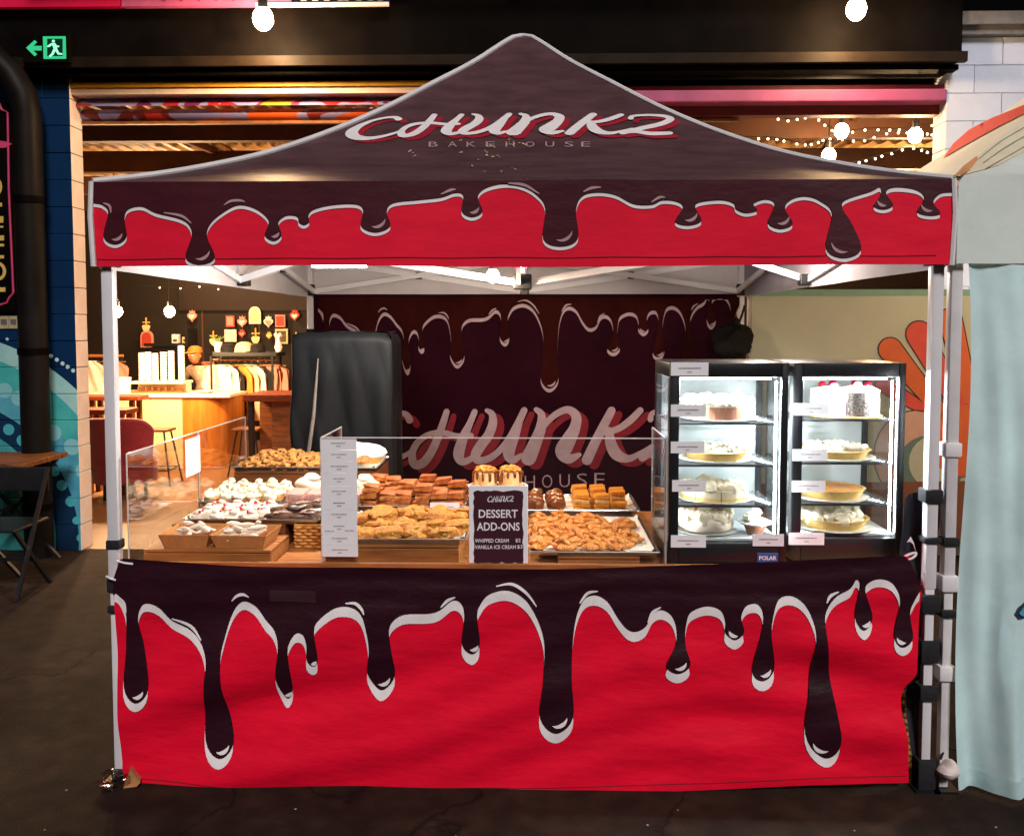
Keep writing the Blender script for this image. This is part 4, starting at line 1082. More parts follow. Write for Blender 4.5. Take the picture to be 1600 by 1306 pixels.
def crate(name, label, x0, x1, y0, y1, z0, z1, rows=1, m=None, cat='riser'):
    """wooden riser: boards round the sides and planks on top"""
    m = m or WOOD
    t = thing(name, label, cat, ((x0 + x1) / 2, (y0 + y1) / 2, z0)); a, b, h = (x1 - x0) / 2, (y1 - y0) / 2, z1 - z0
    bh = (h - .012) / rows
    for r in range(rows):
        za_, zb_ = r * bh + .001, (r + 1) * bh - .002
        for yy in (-b, b - .012): MB().bbox(-a, a, yy, yy + .012, za_, zb_, .002).build('board', m, t)
        for xx in (-a, a - .012): MB().bbox(xx, xx + .012, -b + .013, b - .013, za_, zb_, .002).build('board', m, t)
    n = max(2, round(2 * b / .11)); wv = 2 * b / n
    for k in range(n): MB().bbox(-a, a, -b + k * wv + .001, -b + (k + 1) * wv - .001, h - .011, h, .002).build('plank', m, t)
    return t
crate('pine_riser', 'low pine riser under the two kraft card boxes', -1.42, -.935, .075, .33, TZ, .862)
crate('pine_riser', 'pine riser under the tray of raspberry meringues', -1.42, -.955, .345, .665, TZ, .898, 1, WOODD)
crate('dark_riser', 'wide dark riser under the cream puffs and lamingtons', -1.44, -.70, .685, 1.06, TZ, .90, 1, WOODD)
crate('wooden_crate', 'brown crate under the highest tray of cookies at the left', -1.43, -.72, 1.14, 1.52, TZ, .985, 2, WOODD, 'crate')
crate('pine_riser', 'pine riser under the tray of pistachio cookies', at(508, 860, .1).x, at(717, 860, .1).x, .105, .60, TZ, .876)
crate('dark_riser', 'riser under the tray of stacked pink brownies', -.72, -.23, .62, 1.02, TZ, .895, 1, WOODD)
crate('pine_riser', 'pine riser under the tray of almond clusters', at(872, 870, .1).x, at(1000, 870, .1).x, .10, .5, TZ, .838)
crate('dark_riser', 'dark riser behind the almond cluster tray under the back tray', 0, .50, .72, 1.1, TZ, .862, 1, WOODD)

LINER = mat('baking paper', '#e6dccd', .7, var=.05, bump=.1, bscale=30)
def tray(label, x0, x1, y0, y1, z, h=.02, m=STEEL, liner=True, tilt=0):
    t = thing('baking_tray', label, 'tray', ((x0 + x1) / 2, (y0 + y1) / 2, z)); a, b = (x1 - x0) / 2, (y1 - y0) / 2
    f = .012; mb = MB()
    mb.box(-a + f, a - f, -b + f, b - f, 0, .002)
    ring = lambda g_, zz: [(-a + g_, -b + g_, zz), (a - g_, -b + g_, zz), (a - g_, b - g_, zz), (-a + g_, b - g_, zz)]
    R0, R1, R2 = ring(f, .001), ring(.003, h), ring(-.005, h)
    mb.add(R0 + R1 + R2, [(i, (i + 1) % 4, 4 + (i + 1) % 4, 4 + i) for i in range(4)] + [(4 + i, 4 + (i + 1) % 4, 8 + (i + 1) % 4, 8 + i) for i in range(4)])
    mb.build('pan', m, t)
    MB().tube([(p[0], p[1], h) for p in ring(-.005, h)], .003, 6, closed=True).build('rim', m, t)
    if liner:
        MB().grid(lambda u, v: Vector(((-a + .008) + (2 * a - .016) * u, (-b + .008) + (2 * b - .016) * v, .004 + (.014 * max(0, abs(2 * u - 1) - .93) / .07 + .014 * max(0, abs(2 * v - 1) - .93) / .07) + .0008 * sin(u * 30 + v * 17))), 30, 30).build('paper_liner', LINER, t, True)
    return t
tray('steel tray holding raspberry meringues and dark chocolate slabs', -1.37, -.82, .345, .665, .90)
tray('steel tray holding mint topped cream puffs', -1.445, -1.075, .70, 1.03, .902)
tray('steel tray holding coconut lamingtons below the white cream cakes', -1.065, -.70, .69, 1.05, .902)
tray('highest steel tray with choc chip cookies and berry muffins', -1.44, -.72, 1.14, 1.5, .987)
tray('steel tray holding pistachio cookies behind the menu strip', -.70, at(728, 850, .13).x, .115, .60, .878)
tray('steel tray holding stacked pink brownies', -.71, -.235, .64, 1.0, .897)
tray('white papered tray holding almond clusters', at(829, 868, .1).x, at(1028, 868, .1).x, .10, .715, .840, .016)
tray('back tray holding chocolate domes and caramel slices', 0.0, .53, .73, 1.09, .864, .02)

# ------------------------------------------------------------------ baked goods
rg = random.Random(5)
def pm(name, c1, c2, rough=.6, scale=60, bump=.4, bscale=None, **k): return mat(name, c1, rough, scale=scale, col2=c2, bump=bump, bscale=bscale or scale * 1.5, **k)
COOK = pm('golden cookie', '#a9621b', '#d28f36', .65, 55, .9)
PIST = pm('pistachio crumbs', '#7f7c24', '#cf9435', .7, 45)
CHIPC = pm('choc chip', '#3a1c0e', '#5a3018', .4, 40, .1)
PALEC = pm('pale cookie', '#a86a2c', '#d69c55', .65, 50, .9)
ALM = pm('toasted almond', '#b0641f', '#dd9a4c', .45, 25, .15)
DOUGH = pm('caramel dough', '#b5621f', '#d98c3a', .5, 40)
CREAM = mat('whipped cream', '#dfd0b4', .5, var=.04, scale=20, bump=.08)
MINT = pm('mint leaf', '#6d8a3c', '#9fae58', .6, 60)
COCO = pm('pink coconut', '#b4766a', '#d9a79a', .85, 140, .9)
COCOW = pm('white coconut', '#cfc6bf', '#6e5a50', .85, 130, .9)
DARKCH = pm('dark chocolate', '#2e1710', '#5b3a2a', .35, 22, .3)
PBROWN = pm('pink glaze slab', '#8f4624', '#c87a48', .4, 18, .15)
CAKEB = pm('caramel cake', '#a0521a', '#d0873a', .6, 50)
MERW = mat('meringue', '#dac9b6', .6, var=.05, scale=20, bump=.1)
BERRY = mat('raspberry', '#c3132f', .35, var=.25, scale=60, bump=.3)
BLUEB = mat('blueberry', '#2b2340', .4, var=.2)
MUFF = pm('muffin crumb', '#b56a35', '#d69452', .7, 50)
FOIL = mat('paper case', '#dcd3c6', .6, var=.05)
TOPC = pm('chocolate dome glaze', '#5a2a12', '#8a4a22', .25, 30, .2)
CARA = pm('caramel slice', '#c06a17', '#e29a33', .35, 25, .15)
BISC = pm('biscuit crumb', '#c98f43', '#e3b56c', .7, 90, .5)

def cookie_proto(seed, base, top, n=14, r=.045):
    t = thing('cookie', '', 'cookie'); rnd = random.Random(seed)
    MB().blob((0, 0, .010), (r, r, .026), .20, 6, seed, 24, 12, flat=.7).build('cookie_base', base, t, True)
    mb = MB()
    for k in range(n):
        a, q = rnd.uniform(0, 2 * pi), r * .86 * math.sqrt(rnd.random())
        mb.blob((q * cos(a), q * sin(a), .030 - .020 * (q / r) ** 2), (rnd.uniform(.003, .009), rnd.uniform(.003, .007), rnd.uniform(.003, .006)), .25, 3, seed * 31 + k, 7, 5)
    tag(mb.build('crumb_topping', top, t, True), kind='stuff')
    return t
def place(protos, spots, label, group, used, cat=None):
    LB = label if isinstance(label, list) else [label] * len(spots)
    for k, (x, y, z, *s) in enumerate(spots):
        label = LB[k]
        P = protos[k % len(protos)]; sc = s[0] if s else 1
        if P.name not in used:
            used.add(P.name); o = P; o.location = (x, y, z); o.rotation_euler = (0, 0, rg.uniform(0, 6)); o.scale = (sc,) * 3
            o['label'] = label; o['group'] = group
        else:
            dup(P, (x, y, z), rg.uniform(0, 6), label, group, sc)
USED = set()
ORD = ['leftmost', 'second from left', 'third from left', 'fourth from left', 'fifth from left', 'sixth from left']
ROW = ['front row', 'second row', 'third row', 'fourth row', 'rear row']
def row_labels(spots, n_per_row, desc):
    """one label per piece: its place in its own row"""
    out = []
    k = 0
    for r, n in enumerate(n_per_row):
        for c in range(n): out.append('%s, %s in the %s' % (desc, ORD[c], ROW[r] if isinstance(ROW[r], str) else '')); k += 1
    while len(out) < len(spots): out.append(desc + ', lying on top of the rows, %s' % ORD[len(out) - k].replace(' from left', ''))
    return out
# pistachio cookies
pc = [cookie_proto(s, COOK, PIST, 60, .060) for s in (1, 2, 3)]
spots = []
for r, (y, n, z) in enumerate(((.19, 4, .890), (.30, 4, .896), (.41, 4, .900), (.52, 4, .902))):
    for k in range(n): spots.append((-.62 + .112 * k + (.045 if r % 2 else 0) + rg.uniform(-.008, .008), y + rg.uniform(-.008, .008), z))
for k in range(3): spots.append((-.56 + .12 * k, .36 + .05 * (k % 2), .922))
place(pc, spots, row_labels(spots, (4, 4, 4, 4), 'golden pistachio cookie'), 'pistachio cookies on their tray', USED)
# almond clusters
def almond_cluster(seed):
    t = thing('almond_cluster', '', 'pastry'); rnd = random.Random(seed)
    MB().blob((0, 0, .012), (.044, .040, .018), .15, 3, seed, 16, 8, flat=.6).build('dough', DOUGH, t, True)
    k = 0
    for ring, n, z in ((.037, 7, .014), (.018, 4, .028), (.003, 1, .037)):
        for j in range(n):
            a = 2 * pi * j / n + rnd.uniform(-.3, .3)
            x, y = ring * cos(a), ring * sin(a)
            o = MB().blob((0, 0, 0), (.023, .0125, .010), .12, 2, k + seed, 9, 6).build('almond', ALM, t, True) if k == 0 else piece(al, t)
            if k == 0: al = o
            k += 1
            o.location = (x, y, z + rnd.uniform(-.002, .003)); o.rotation_euler = (rnd.uniform(-.4, .4), rnd.uniform(-.5, .5), a + rnd.uniform(-.6, .6))
    return t
ac = [almond_cluster(s) for s in (1, 2, 3)]
spots = []
for r, (y, n) in enumerate(((.185, 4), (.31, 4), (.43, 4), (.55, 4), (.655, 3))):
    for k in range(n): spots.append((.072 + .106 * k + (.045 if r % 2 else 0) + rg.uniform(-.006, .006), y + rg.uniform(-.01, .01), .846, 1.08))
place(ac, spots, row_labels(spots, (4, 4, 4, 4, 3), 'toasted almond cluster on white paper'), 'almond clusters on their tray', USED)
# pink brownies in stacks
def slab(name, cat, sx, sy, sz, mats_, layers, seed, jit=.002):
    t = thing(name, '', cat); z = 0
    for nm, m_, f in layers:
        MB().bbox(-sx / 2, sx / 2, -sy / 2, sy / 2, z + .0003, z + sz * f, min(.004, sz * f * .4), jit=jit).build(nm, m_, t, True); z += sz * f
    return t
pb = [slab('brownie', 'brownie', .070, .066, .034, None, (('sponge', CAKEB, .6), ('glaze', PBROWN, .4)), s, .006) for s in (1, 2)]
spots = []
for r, y in enumerate((.69, .78, .87, .95)):
    for k in range(6):
        for lv in range(2 if (k + r) % 3 else 3):
            spots.append((-.665 + .076 * k + rg.uniform(-.008, .008), y + rg.uniform(-.008, .008), .903 + .0345 * lv))
used0 = len(spots)
RC = []
for r in range(4):
    for k in range(6):
        nl = 2 if (k + r) % 3 else 3
        RC += ['pink glazed brownie, %s in the %s, %s of stack' % (ORD[k], ROW[r], ('bottom', 'middle' if nl == 3 else 'top', 'top')[lv]) for lv in range(nl)]
for k, (x, y, z) in enumerate(spots):
    P = pb[k % 2]
    if P.name not in USED: USED.add(P.name); o = P
    else: o = dup(P, (0, 0, 0))
    o.location = (x, y, z); o.rotation_euler = (rg.uniform(-.06, .06) if z > .95 else 0, rg.uniform(-.08, .08) if z > .95 else 0, rg.uniform(-.25, .25))
    o['label'] = RC[k]; o['group'] = 'pink glazed brownies on their tray'
# cream puffs with mint
def puff(seed, w_=.040):
    t = thing('cream_puff', '', 'pastry')
    MB().lathe([(.022, 0), (.030, .014), (.032, .022)], n=14).build('pastry_case', BISC, t, True)
    MB().blob((0, 0, .032), (w_ * .8, w_ * .8, .020), .22, 4, seed, 14, 8).blob((.004, .003, .052), (w_ * .45, w_ * .45, .014), .2, 3, seed + 5, 10, 6).build('cream', CREAM, t, True)
    MB().blob((.012, -.02, .045), (.010, .006, .004), .2, 3, seed + 9, 8, 5).build('leaf', MINT, t, True)
    return t
cp_ = [puff(1), puff(2), puff(3)]
spots = [(-1.40 + .066 * k + (.025 if r % 2 else 0), .735 + .066 * r, .908, rg.uniform(.9, 1.1)) for r in range(5) for k in range(5)]
place(cp_, spots, row_labels(spots, (5,) * 5, 'mint flecked cream puff'), 'cream puffs on their tray', USED)
# lamingtons
lm = [slab('lamington', 'cake', .082, .06, .052, None, (('coconut_sponge', COCO, 1),), s, .004) for s in (1,)]
spots = [(-1.01 + .092 * k, .735 + .075 * r, .908) for r in range(2) for k in range(4)]
for k, (x, y, z) in enumerate(spots):
    o = lm[0] if k == 0 else dup(lm[0], (0, 0, 0))
    o.location = (x, y, z); o.rotation_euler = (0, 0, rg.uniform(-.12, .12)); o['label'] = 'pink coconut lamington, %s in the %s' % (ORD[k % 4], ROW[k // 4]); o['group'] = 'lamingtons on their tray'
# white cream cakes behind
for k, (x, y, lab) in enumerate(((-1.0, .93, 'leftmost white cream cake behind the lamingtons'), (-.86, .94, 'middle white cream cake behind the lamingtons'), (-.735, .93, 'white cream cake half hidden behind the menu strip'))):
    t = thing('cream_cake', lab, 'cake', (x, y, .908))
    MB().lathe([(.055, 0), (.06, .03)], n=18).build('cake_base', MUFF, t, True)
    MB().blob((0, 0, .055), (.066, .062, .036), .12, 3, k + 40, 20, 10).blob((.01, 0, .085), (.04, .04, .018), .15, 3, k + 50, 14, 8).build('cream', CREAM, t, True)
# raspberry meringues
def meringue(seed):
    t = thing('meringue', '', 'meringue')
    MB().blob((0, 0, .016), (.034, .034, .020), .2, 4, seed, 14, 8, flat=.7).blob((.002, 0, .034), (.02, .02, .012), .2, 3, seed + 3, 10, 6).build('meringue_shell', MERW, t, True)
    rnd = random.Random(seed)
    for k in range(3):
        a = rnd.uniform(0, 6); MB().blob((.017 * cos(a), .017 * sin(a), .037), (.006, .006, .006), .15, 6, k, 8, 6).build('raspberry', BERRY, t, True)
    return t
me_ = [meringue(s) for s in (3, 4, 6)]
spots = [(-1.325 + .073 * k + (.02 if r % 2 else 0), .39 + .07 * r, .906) for r in range(4) for k in range(4)]
place(me_, spots, row_labels(spots, (4,) * 4, 'meringue with red raspberry bits'), 'raspberry meringues on their tray', USED)
# dark slabs
def dark(seed):
    t = thing('chocolate_slab', '', 'pastry')
    MB().blob((0, 0, .016), (.060, .042, .020), .22, 3.2, seed, 18, 9, flat=.6).build('slab_body', DARKCH, t, True)
    MB().blob((.008, -.004, .034), (.030, .022, .004), .3, 4, seed + 7, 14, 6).build('sugar_glaze', pm('sugar glaze', '#7a5a4a', '#b59a8c', .2, 30, .2), t, True)
    return t
dk = [dark(2), dark(5)]
for k, (x, y, z, rz, lab) in enumerate(((-.99, .40, .906, .3, 'left front dark chocolate slab beside the raspberry meringues'), (-.875, .405, .906, -.2, 'right front dark chocolate slab above the wicker basket'),
        (-.93, .48, .93, .8, 'dark chocolate slab lying across two others'), (-.99, .55, .906, 0, 'back left dark chocolate slab nearest the cream puffs'), (-.87, .56, .925, 1.2, 'back right dark chocolate slab nearest the lamingtons'))):
    o = dk[k] if k < 2 else dup(dk[k % 2], (0, 0, 0))
    o.location = (x, y, z); o.rotation_euler = (0, 0, rz); o['label'] = lab; o['group'] = 'dark chocolate slabs'
# top cookies and muffins
tc_ = [cookie_proto(s, PALEC, CHIPC, 16, .040) for s in (21, 22, 23)]
for i, P in enumerate(tc_):
    for c in P.children: pass
spots = []
for lv, nx, ny in ((0, 6, 4), (1, 5, 3), (2, 3, 2)):
    for r in range(ny):
        for k in range(nx): spots.append((-1.38 + .066 * k + .035 * lv + rg.uniform(-.008, .008), 1.19 + .075 * r + .03 * lv, .995 + .021 * lv))
place(tc_, spots, ['choc chip cookie, %s in the %s, %s layer' % (ORD[k], ROW[r], nm) for nm, nx, ny in (('bottom', 6, 4), ('middle', 5, 3), ('top', 3, 2)) for r in range(ny) for k in range(nx)], 'choc chip cookies on the highest tray', USED)
def muffin(seed):
    t = thing('muffin', '', 'muffin')
    MB().lathe([(.022, 0), (.031, .030)], n=18).build('paper_case', FOIL, t, True)
    MB().blob((0, 0, .036), (.037, .037, .020), .12, 4, seed, 16, 8, flat=.3).build('muffin_top', MUFF, t, True)
    rnd = random.Random(seed)
    for k in range(5):
        a, q = rnd.uniform(0, 6), rnd.uniform(.005, .026); MB().blob((q * cos(a), q * sin(a), .055 - q * .4), .006, .05, 2, k, 8, 6).build('blueberry', BLUEB, t, True)
    return t
mf = [muffin(1), muffin(2)]
spots = [(-.955 + .076 * k, 1.185 + .085 * r, .993) for r in range(2) for k in range(3)]
place(mf, spots, row_labels(spots, (3, 3), 'blueberry muffin on the highest tray'), 'blueberry muffins on the highest tray', USED)
t = thing('paper_bundle', 'bright white paper bundle behind the blueberry muffins', 'paper', (-.87, 1.42, .99))
MB().blob((0, 0, .05), (.14, .06, .055), .14, 4, 8, 24, 10, flat=.8).build('crumpled_paper', PAPER, t, True)
# chocolate domes and caramel slices on the back tray
def dome(seed):
    t = thing('chocolate_dome', '', 'pastry')
    MB().blob((0, 0, .028), (.044, .042, .036), .12, 4, seed, 18, 10, flat=.75).build('dome_body', TOPC, t, True)
    rnd = random.Random(seed)
    for k in range(6):
        a, q = rnd.uniform(0, 6), rnd.uniform(.0, .026); MB().blob((q * cos(a), q * sin(a), .062 - q * .35), (.008, .006, .005), .2, 3, k, 7, 5).build('nut', ALM if k % 2 else CREAM, t, True)
    return t
dm = [dome(3), dome(9)]
spots = [(.065 + .095 * k, .785 + .10 * r, .870) for r in range(3) for k in range(2)]
place(dm, spots, row_labels(spots, (2, 2, 2), 'glossy chocolate dome right of the dessert sign'), 'chocolate domes on the back tray', USED)
cs_ = [slab('caramel_slice', 'slice', .072, .058, .038, None, (('biscuit_base', BISC, .45), ('caramel_top', CARA, .55)), 3, .006)]
idx = [(lv, r, k) for lv in range(2) for r in range(4) for k in range(3) if not (lv == 1 and (k + r) % 3 == 2)]
spots = [(.275 + .085 * k, .78 + .072 * r, .870 + .0385 * lv) for lv, r, k in idx]
for k, (x, y, z) in enumerate(spots):
    o = cs_[0] if k == 0 else dup(cs_[0], (0, 0, 0))
    o.location = (x, y, z); o.rotation_euler = (0, 0, rg.uniform(-.2, .2)); o['label'] = 'caramel slice, %s in the %s, %s layer' % (ORD[idx[k][2]], ROW[idx[k][1]], ('lower', 'upper')[idx[k][0]]); o['group'] = 'caramel slices on the back tray'
# drip cakes on a stand behind the sign
px_ = at(778, 758, .75)
t = thing('cake_stand', 'white cake stand rising behind the dessert sign', 'stand', (px_.x, .75, TZ))
hz = px_.z - TZ
MB().lathe([(.07, 0), (.07, .008), (.02, .02), (.018, hz - .02), (.05, hz - .008), (.135, hz - .006), (.135, hz)], n=30).build('stand_body', PAPER, t, True)
for k, (dx, dy, lab) in enumerate(((-.055, 0, 'left caramel crumb drip cake above the dessert sign'), (.055, .01, 'right caramel crumb drip cake above the dessert sign'))):
    t = thing('drip_cake', lab, 'cake', (px_.x + dx, .73 + dy, px_.z + .001)); 
    MB().lathe([(.052, 0), (.053, .055), (.046, .064), (0.0005, .066)], n=24).build('cake_body', pm('blond cake', '#d79a4e', '#efc68a', .6, 20, .1), t, True)
    rnd = random.Random(k); mb = MB()
    for j in range(11):
        a = 2 * pi * j / 11; L_ = rnd.uniform(.015, .045)
        mb.tube([(.050 * cos(a), .050 * sin(a), .066), (.0545 * cos(a), .0545 * sin(a), .060), (.0555 * cos(a), .0555 * sin(a), .06 - L_)], [.006, .007, .0055], 7)
        MB().tube([(.050 * cos(a), .050 * sin(a), .066), (.0545 * cos(a), .0545 * sin(a), .060), (.0555 * cos(a), .0555 * sin(a), .06 - L_)], [.006, .007, .0055], 7).build('chocolate_drip', TOPC, t, True)
    mb = MB()
    for j in range(60):
        a, q = rnd.uniform(0, 6.28), .046 * math.sqrt(rnd.random())
        mb.blob((q * cos(a), q * sin(a), .070 + .016 * (1 - (q / .046) ** 2) + rnd.uniform(-.003, .003)), (.009, .008, .007), .25, 3, j, 7, 5)
    tag(mb.build('caramel_crumb', CARA, t, True), kind='stuff')
    mb = MB()
    for j in range(24):
        a = rnd.uniform(0, 6.28); mb.blob((.062 * cos(a), .062 * sin(a), .004), (.006, .006, .005), .2, 3, j, 6, 4)
    tag(mb.build('fallen_crumb', CARA, t, True), kind='stuff')

# kraft boxes with meringue sticks
def kraft_box(x, y, w_, d_, h, label, rz=0):
    t = thing('card_box', label, 'box', (x, y, .8625), rz)
    f = .016; th = .0025
    a, b = w_ / 2, d_ / 2
    lo_ = [(-a + f, -b + f), (a - f, -b + f), (a - f, b - f), (-a + f, b - f)]; hi_ = [(-a, -b), (a, -b), (a, b), (-a, b)]
    MB().box(-a + f, a - f, -b + f, b - f, 0, th).build('box_base', KRAFT, t)
    for i in range(4):
        j = (i + 1) % 4
        q = [(*lo_[i], .001), (*lo_[j], .001), (*hi_[j], h), (*hi_[i], h)]
        n_ = Vector((-(lo_[i][0] + lo_[j][0]), -(lo_[i][1] + lo_[j][1]), 0)).normalized() * th
        MB().prism(q, n_).build('box_side', KRAFT, t)
    return t
kraft_box(-1.272, .19, .196, .20, .052, 'left kraft card box half full of white meringue sticks')
kraft_box(-1.062, .19, .216, .20, .050, 'right kraft card box heaped with white meringue sticks', -.03)
stick = MB().blob((0, 0, 0), (.036, .011, .010), .18, 3, 4, 12, 8).build('meringue_stick', MERW, None, True); tag(stick, '', 'meringue')
spots = []
for k in range(18): spots.append((-1.262 + rg.uniform(-.055, .055), .195 + rg.uniform(-.055, .055), .897 + .009 * (k % 4), 'white meringue stick lying in the left kraft box', 'meringue sticks in the left box'))
for k in range(22): spots.append((-1.062 + rg.uniform(-.072, .072), .185 + rg.uniform(-.062, .062), .893 + .012 * (k % 4), 'white meringue stick heaped in the right kraft box', 'meringue sticks in the right box'))
for k, (x, y, z, lab, gp) in enumerate(spots):
    o = stick if k == 0 else stick.copy()
    if k: COL.objects.link(o)
    o.location = (x, y, z); o.rotation_euler = (rg.uniform(-.3, .3), rg.uniform(-.35, .35), rg.uniform(0, 3.1)); o['label'] = lab; o['group'] = gp

# wicker basket
WICK = pm('wicker', '#b9762f', '#dca257', .55, 30, .2)
def wicker(label, x0, x1, y0, y1, z0, h, rows, m=WICK, cat='basket', name='wicker_basket'):
    t = thing(name, label, cat, ((x0 + x1) / 2, (y0 + y1) / 2, z0)); a, b = (x1 - x0) / 2, (y1 - y0) / 2
    per = []; step = .007
    cs = [(-a, -b), (a, -b), (a, b), (-a, b)]
    for i in range(4):
        p, q = Vector(cs[i]), Vector(cs[(i + 1) % 4]); n = max(2, int((q - p).length / step)); nn = Vector(((q - p).y, -(q - p).x)).normalized()
        for k in range(n): per.append((p + (q - p) * k / n, nn, len(per)))
    hr = h / rows
    for r in range(rows):
        ph = pi * (r % 2)
        MB().tube([(p.x + n.x * .006 * sin(i * 1.05 + ph), p.y + n.y * .006 * sin(i * 1.05 + ph), hr * (r + .5)) for p, n, i in per], hr * .50, 6, closed=True).build('weave_strand', m, t, True)
    for (p, n, i) in per[::6]:
        pass
    mb = MB()
    for (p, n, i) in per[::6]: mb.tube([(p.x - n.x * .002, p.y - n.y * .002, 0), (p.x - n.x * .002, p.y - n.y * .002, h)], .003, 5)
    tag(mb.build('stakes', m, t), kind='stuff')
    MB().box(-a + .004, a - .004, -b + .004, b - .004, 0, .006).build('basket_base', m, t)
    MB().tube([(p.x, p.y, h + .002) for p, n, i in per[::2]], .006, 7, closed=True).build('rim', m, t, True)
    return t
wicker('orange wicker basket beside the riser, left of the menu strip', -.915, -.80, .35, .64, TZ + .001, .092, 7)
wicker('tan wicker hamper on the ground behind the right end of the banner', 1.20, 1.515, .16, .50, .001, .30, 12, pm('tan wicker', '#8f6a32', '#c49a58', .6, 30, .2), 'hamper', 'wicker_hamper')
# tan box standing behind the brownies
p = at(562, 755, 1.3)
t = thing('card_box', 'small tan card box open at the top behind the menu strip', 'box', (p.x, 1.3, TZ))
hh = at(562, 730, 1.3).z - TZ
MB().box(-.075, .09, -.05, .05, .0, hh).build('box_body', mat('tan card', '#a8813f', .8, var=.1), t)
MB().prism([(-.075, .05, hh), (.09, .05, hh), (.11, .07, hh + .04), (-.06, .07, hh + .035)], (0, .003, 0)).build('box_flap', MATS['tan card'], t)

# dessert sign
p0, p1 = at(733, 886, .036), at(825, 759, .036)
t = thing('dessert_sign', 'white framed plum sign listing dessert add-ons in front of the drip cakes', 'sign', ((p0.x + p1.x) / 2, .042, p0.z)); c = t.location
W2 = (p1.x - p0.x) / 2; Hh = p1.z - p0.z
MB().bbox(-W2, W2, -.004, 0, -.02, Hh, .0015).build('sign_card', PAPER, t)
MB().box(-W2 * .9, W2 * .9, .001, .05, -.026, -.018).build('sign_foot', ACEDGE, t)
def sf(l_): return lambda x, y: (lambda q: Vector((q.x - c.x, -.004 - l_, q.z - c.z)))(at(x, y, .036))
edge = []
rn2 = random.Random(2)
for k in range(12): edge.append((740 + 6.5 * k + rn2.uniform(-.6, .6), 767 + rn2.uniform(-1.3, 1.3)))
for k in range(16): edge.append((817 + rn2.uniform(-1.3, 1.3), 768 + 7.2 * k))
for k in range(12): edge.append((817 - 6.5 * k, 879 + rn2.uniform(-1.2, 1.2)))
for k in range(16): edge.append((740 + rn2.uniform(-1.3, 1.3), 878 - 7.2 * k))
fill(edge, sf(.0008), 'plum_panel', mat('plum sign print', '#3f1526', .5, var=.06), t)
b_ = MB()
lf = sf(.0016)
def lsm(x, y): return lf(762 + (x - 560) / 520 * 40, 775 + (y - 640) / 80 * 8.5)
for st in LOGO: ribbon(b_, [(x, y, w_ * 1.15) for x, y, w_ in st], lsm, sub=3)
b_.build('logo_lettering', WPRINT, t)
b_ = MB(); tf = sf(.0018)
text(b_, 'DESSERT', 748, 809, 61, 13, tf, .018); text(b_, 'ADD-ONS', 745, 829, 67, 13, tf, .018)
b_.build('heading_lettering', WPRINT, t)
b_ = MB()
text(b_, 'WHIPPED CREAM', 742, 847.5, 53, 6, tf, .012); text(b_, '$2', 805.5, 847.5, 8, 6.2, tf, .012)
text(b_, 'VANILLA ICE CREAM', 742, 857.5, 64, 6, tf, .012); text(b_, '$3', 808, 857.5, 8.5, 6.2, tf, .012)
b_.build('price_lettering', WPRINT, t)

def card(label, x0, y0, x1, y1, Y, cat='price card', rz=0, lines=2):
    p0, p1 = at(x0, y1, Y), at(x1, y0, Y)
    t = thing('price_card', label, cat, ((p0.x + p1.x) / 2, Y, (p0.z + p1.z) / 2), rz); w_, h = (p1.x - p0.x) / 2, (p1.z - p0.z) / 2
    bend = rg.uniform(-.002, .002)
    MB().grid(lambda a, b: Vector((-w_ + 2 * w_ * a, bend * (2 * a - 1) ** 2, -h + 2 * h * b)), 4, 1).build('card_sheet', PAPER, t)
    b_ = MB(); dashes(b_, -w_ * .6, w_ * .6, h * .05, .0042, -.0024, rn); dashes(b_, -w_ * .12, w_ * .12, -h * .5, .004, -.0024, rn)
    tag(b_.build('small_print', INKL, t), kind='stuff')
    return t
t = card('small white price card in front of the pink brownies', 672, 785, 718, 801, .61)
MB().bar((0, .004, -.03), (0, .004, .0), .003).build('card_holder', ACEDGE, t)

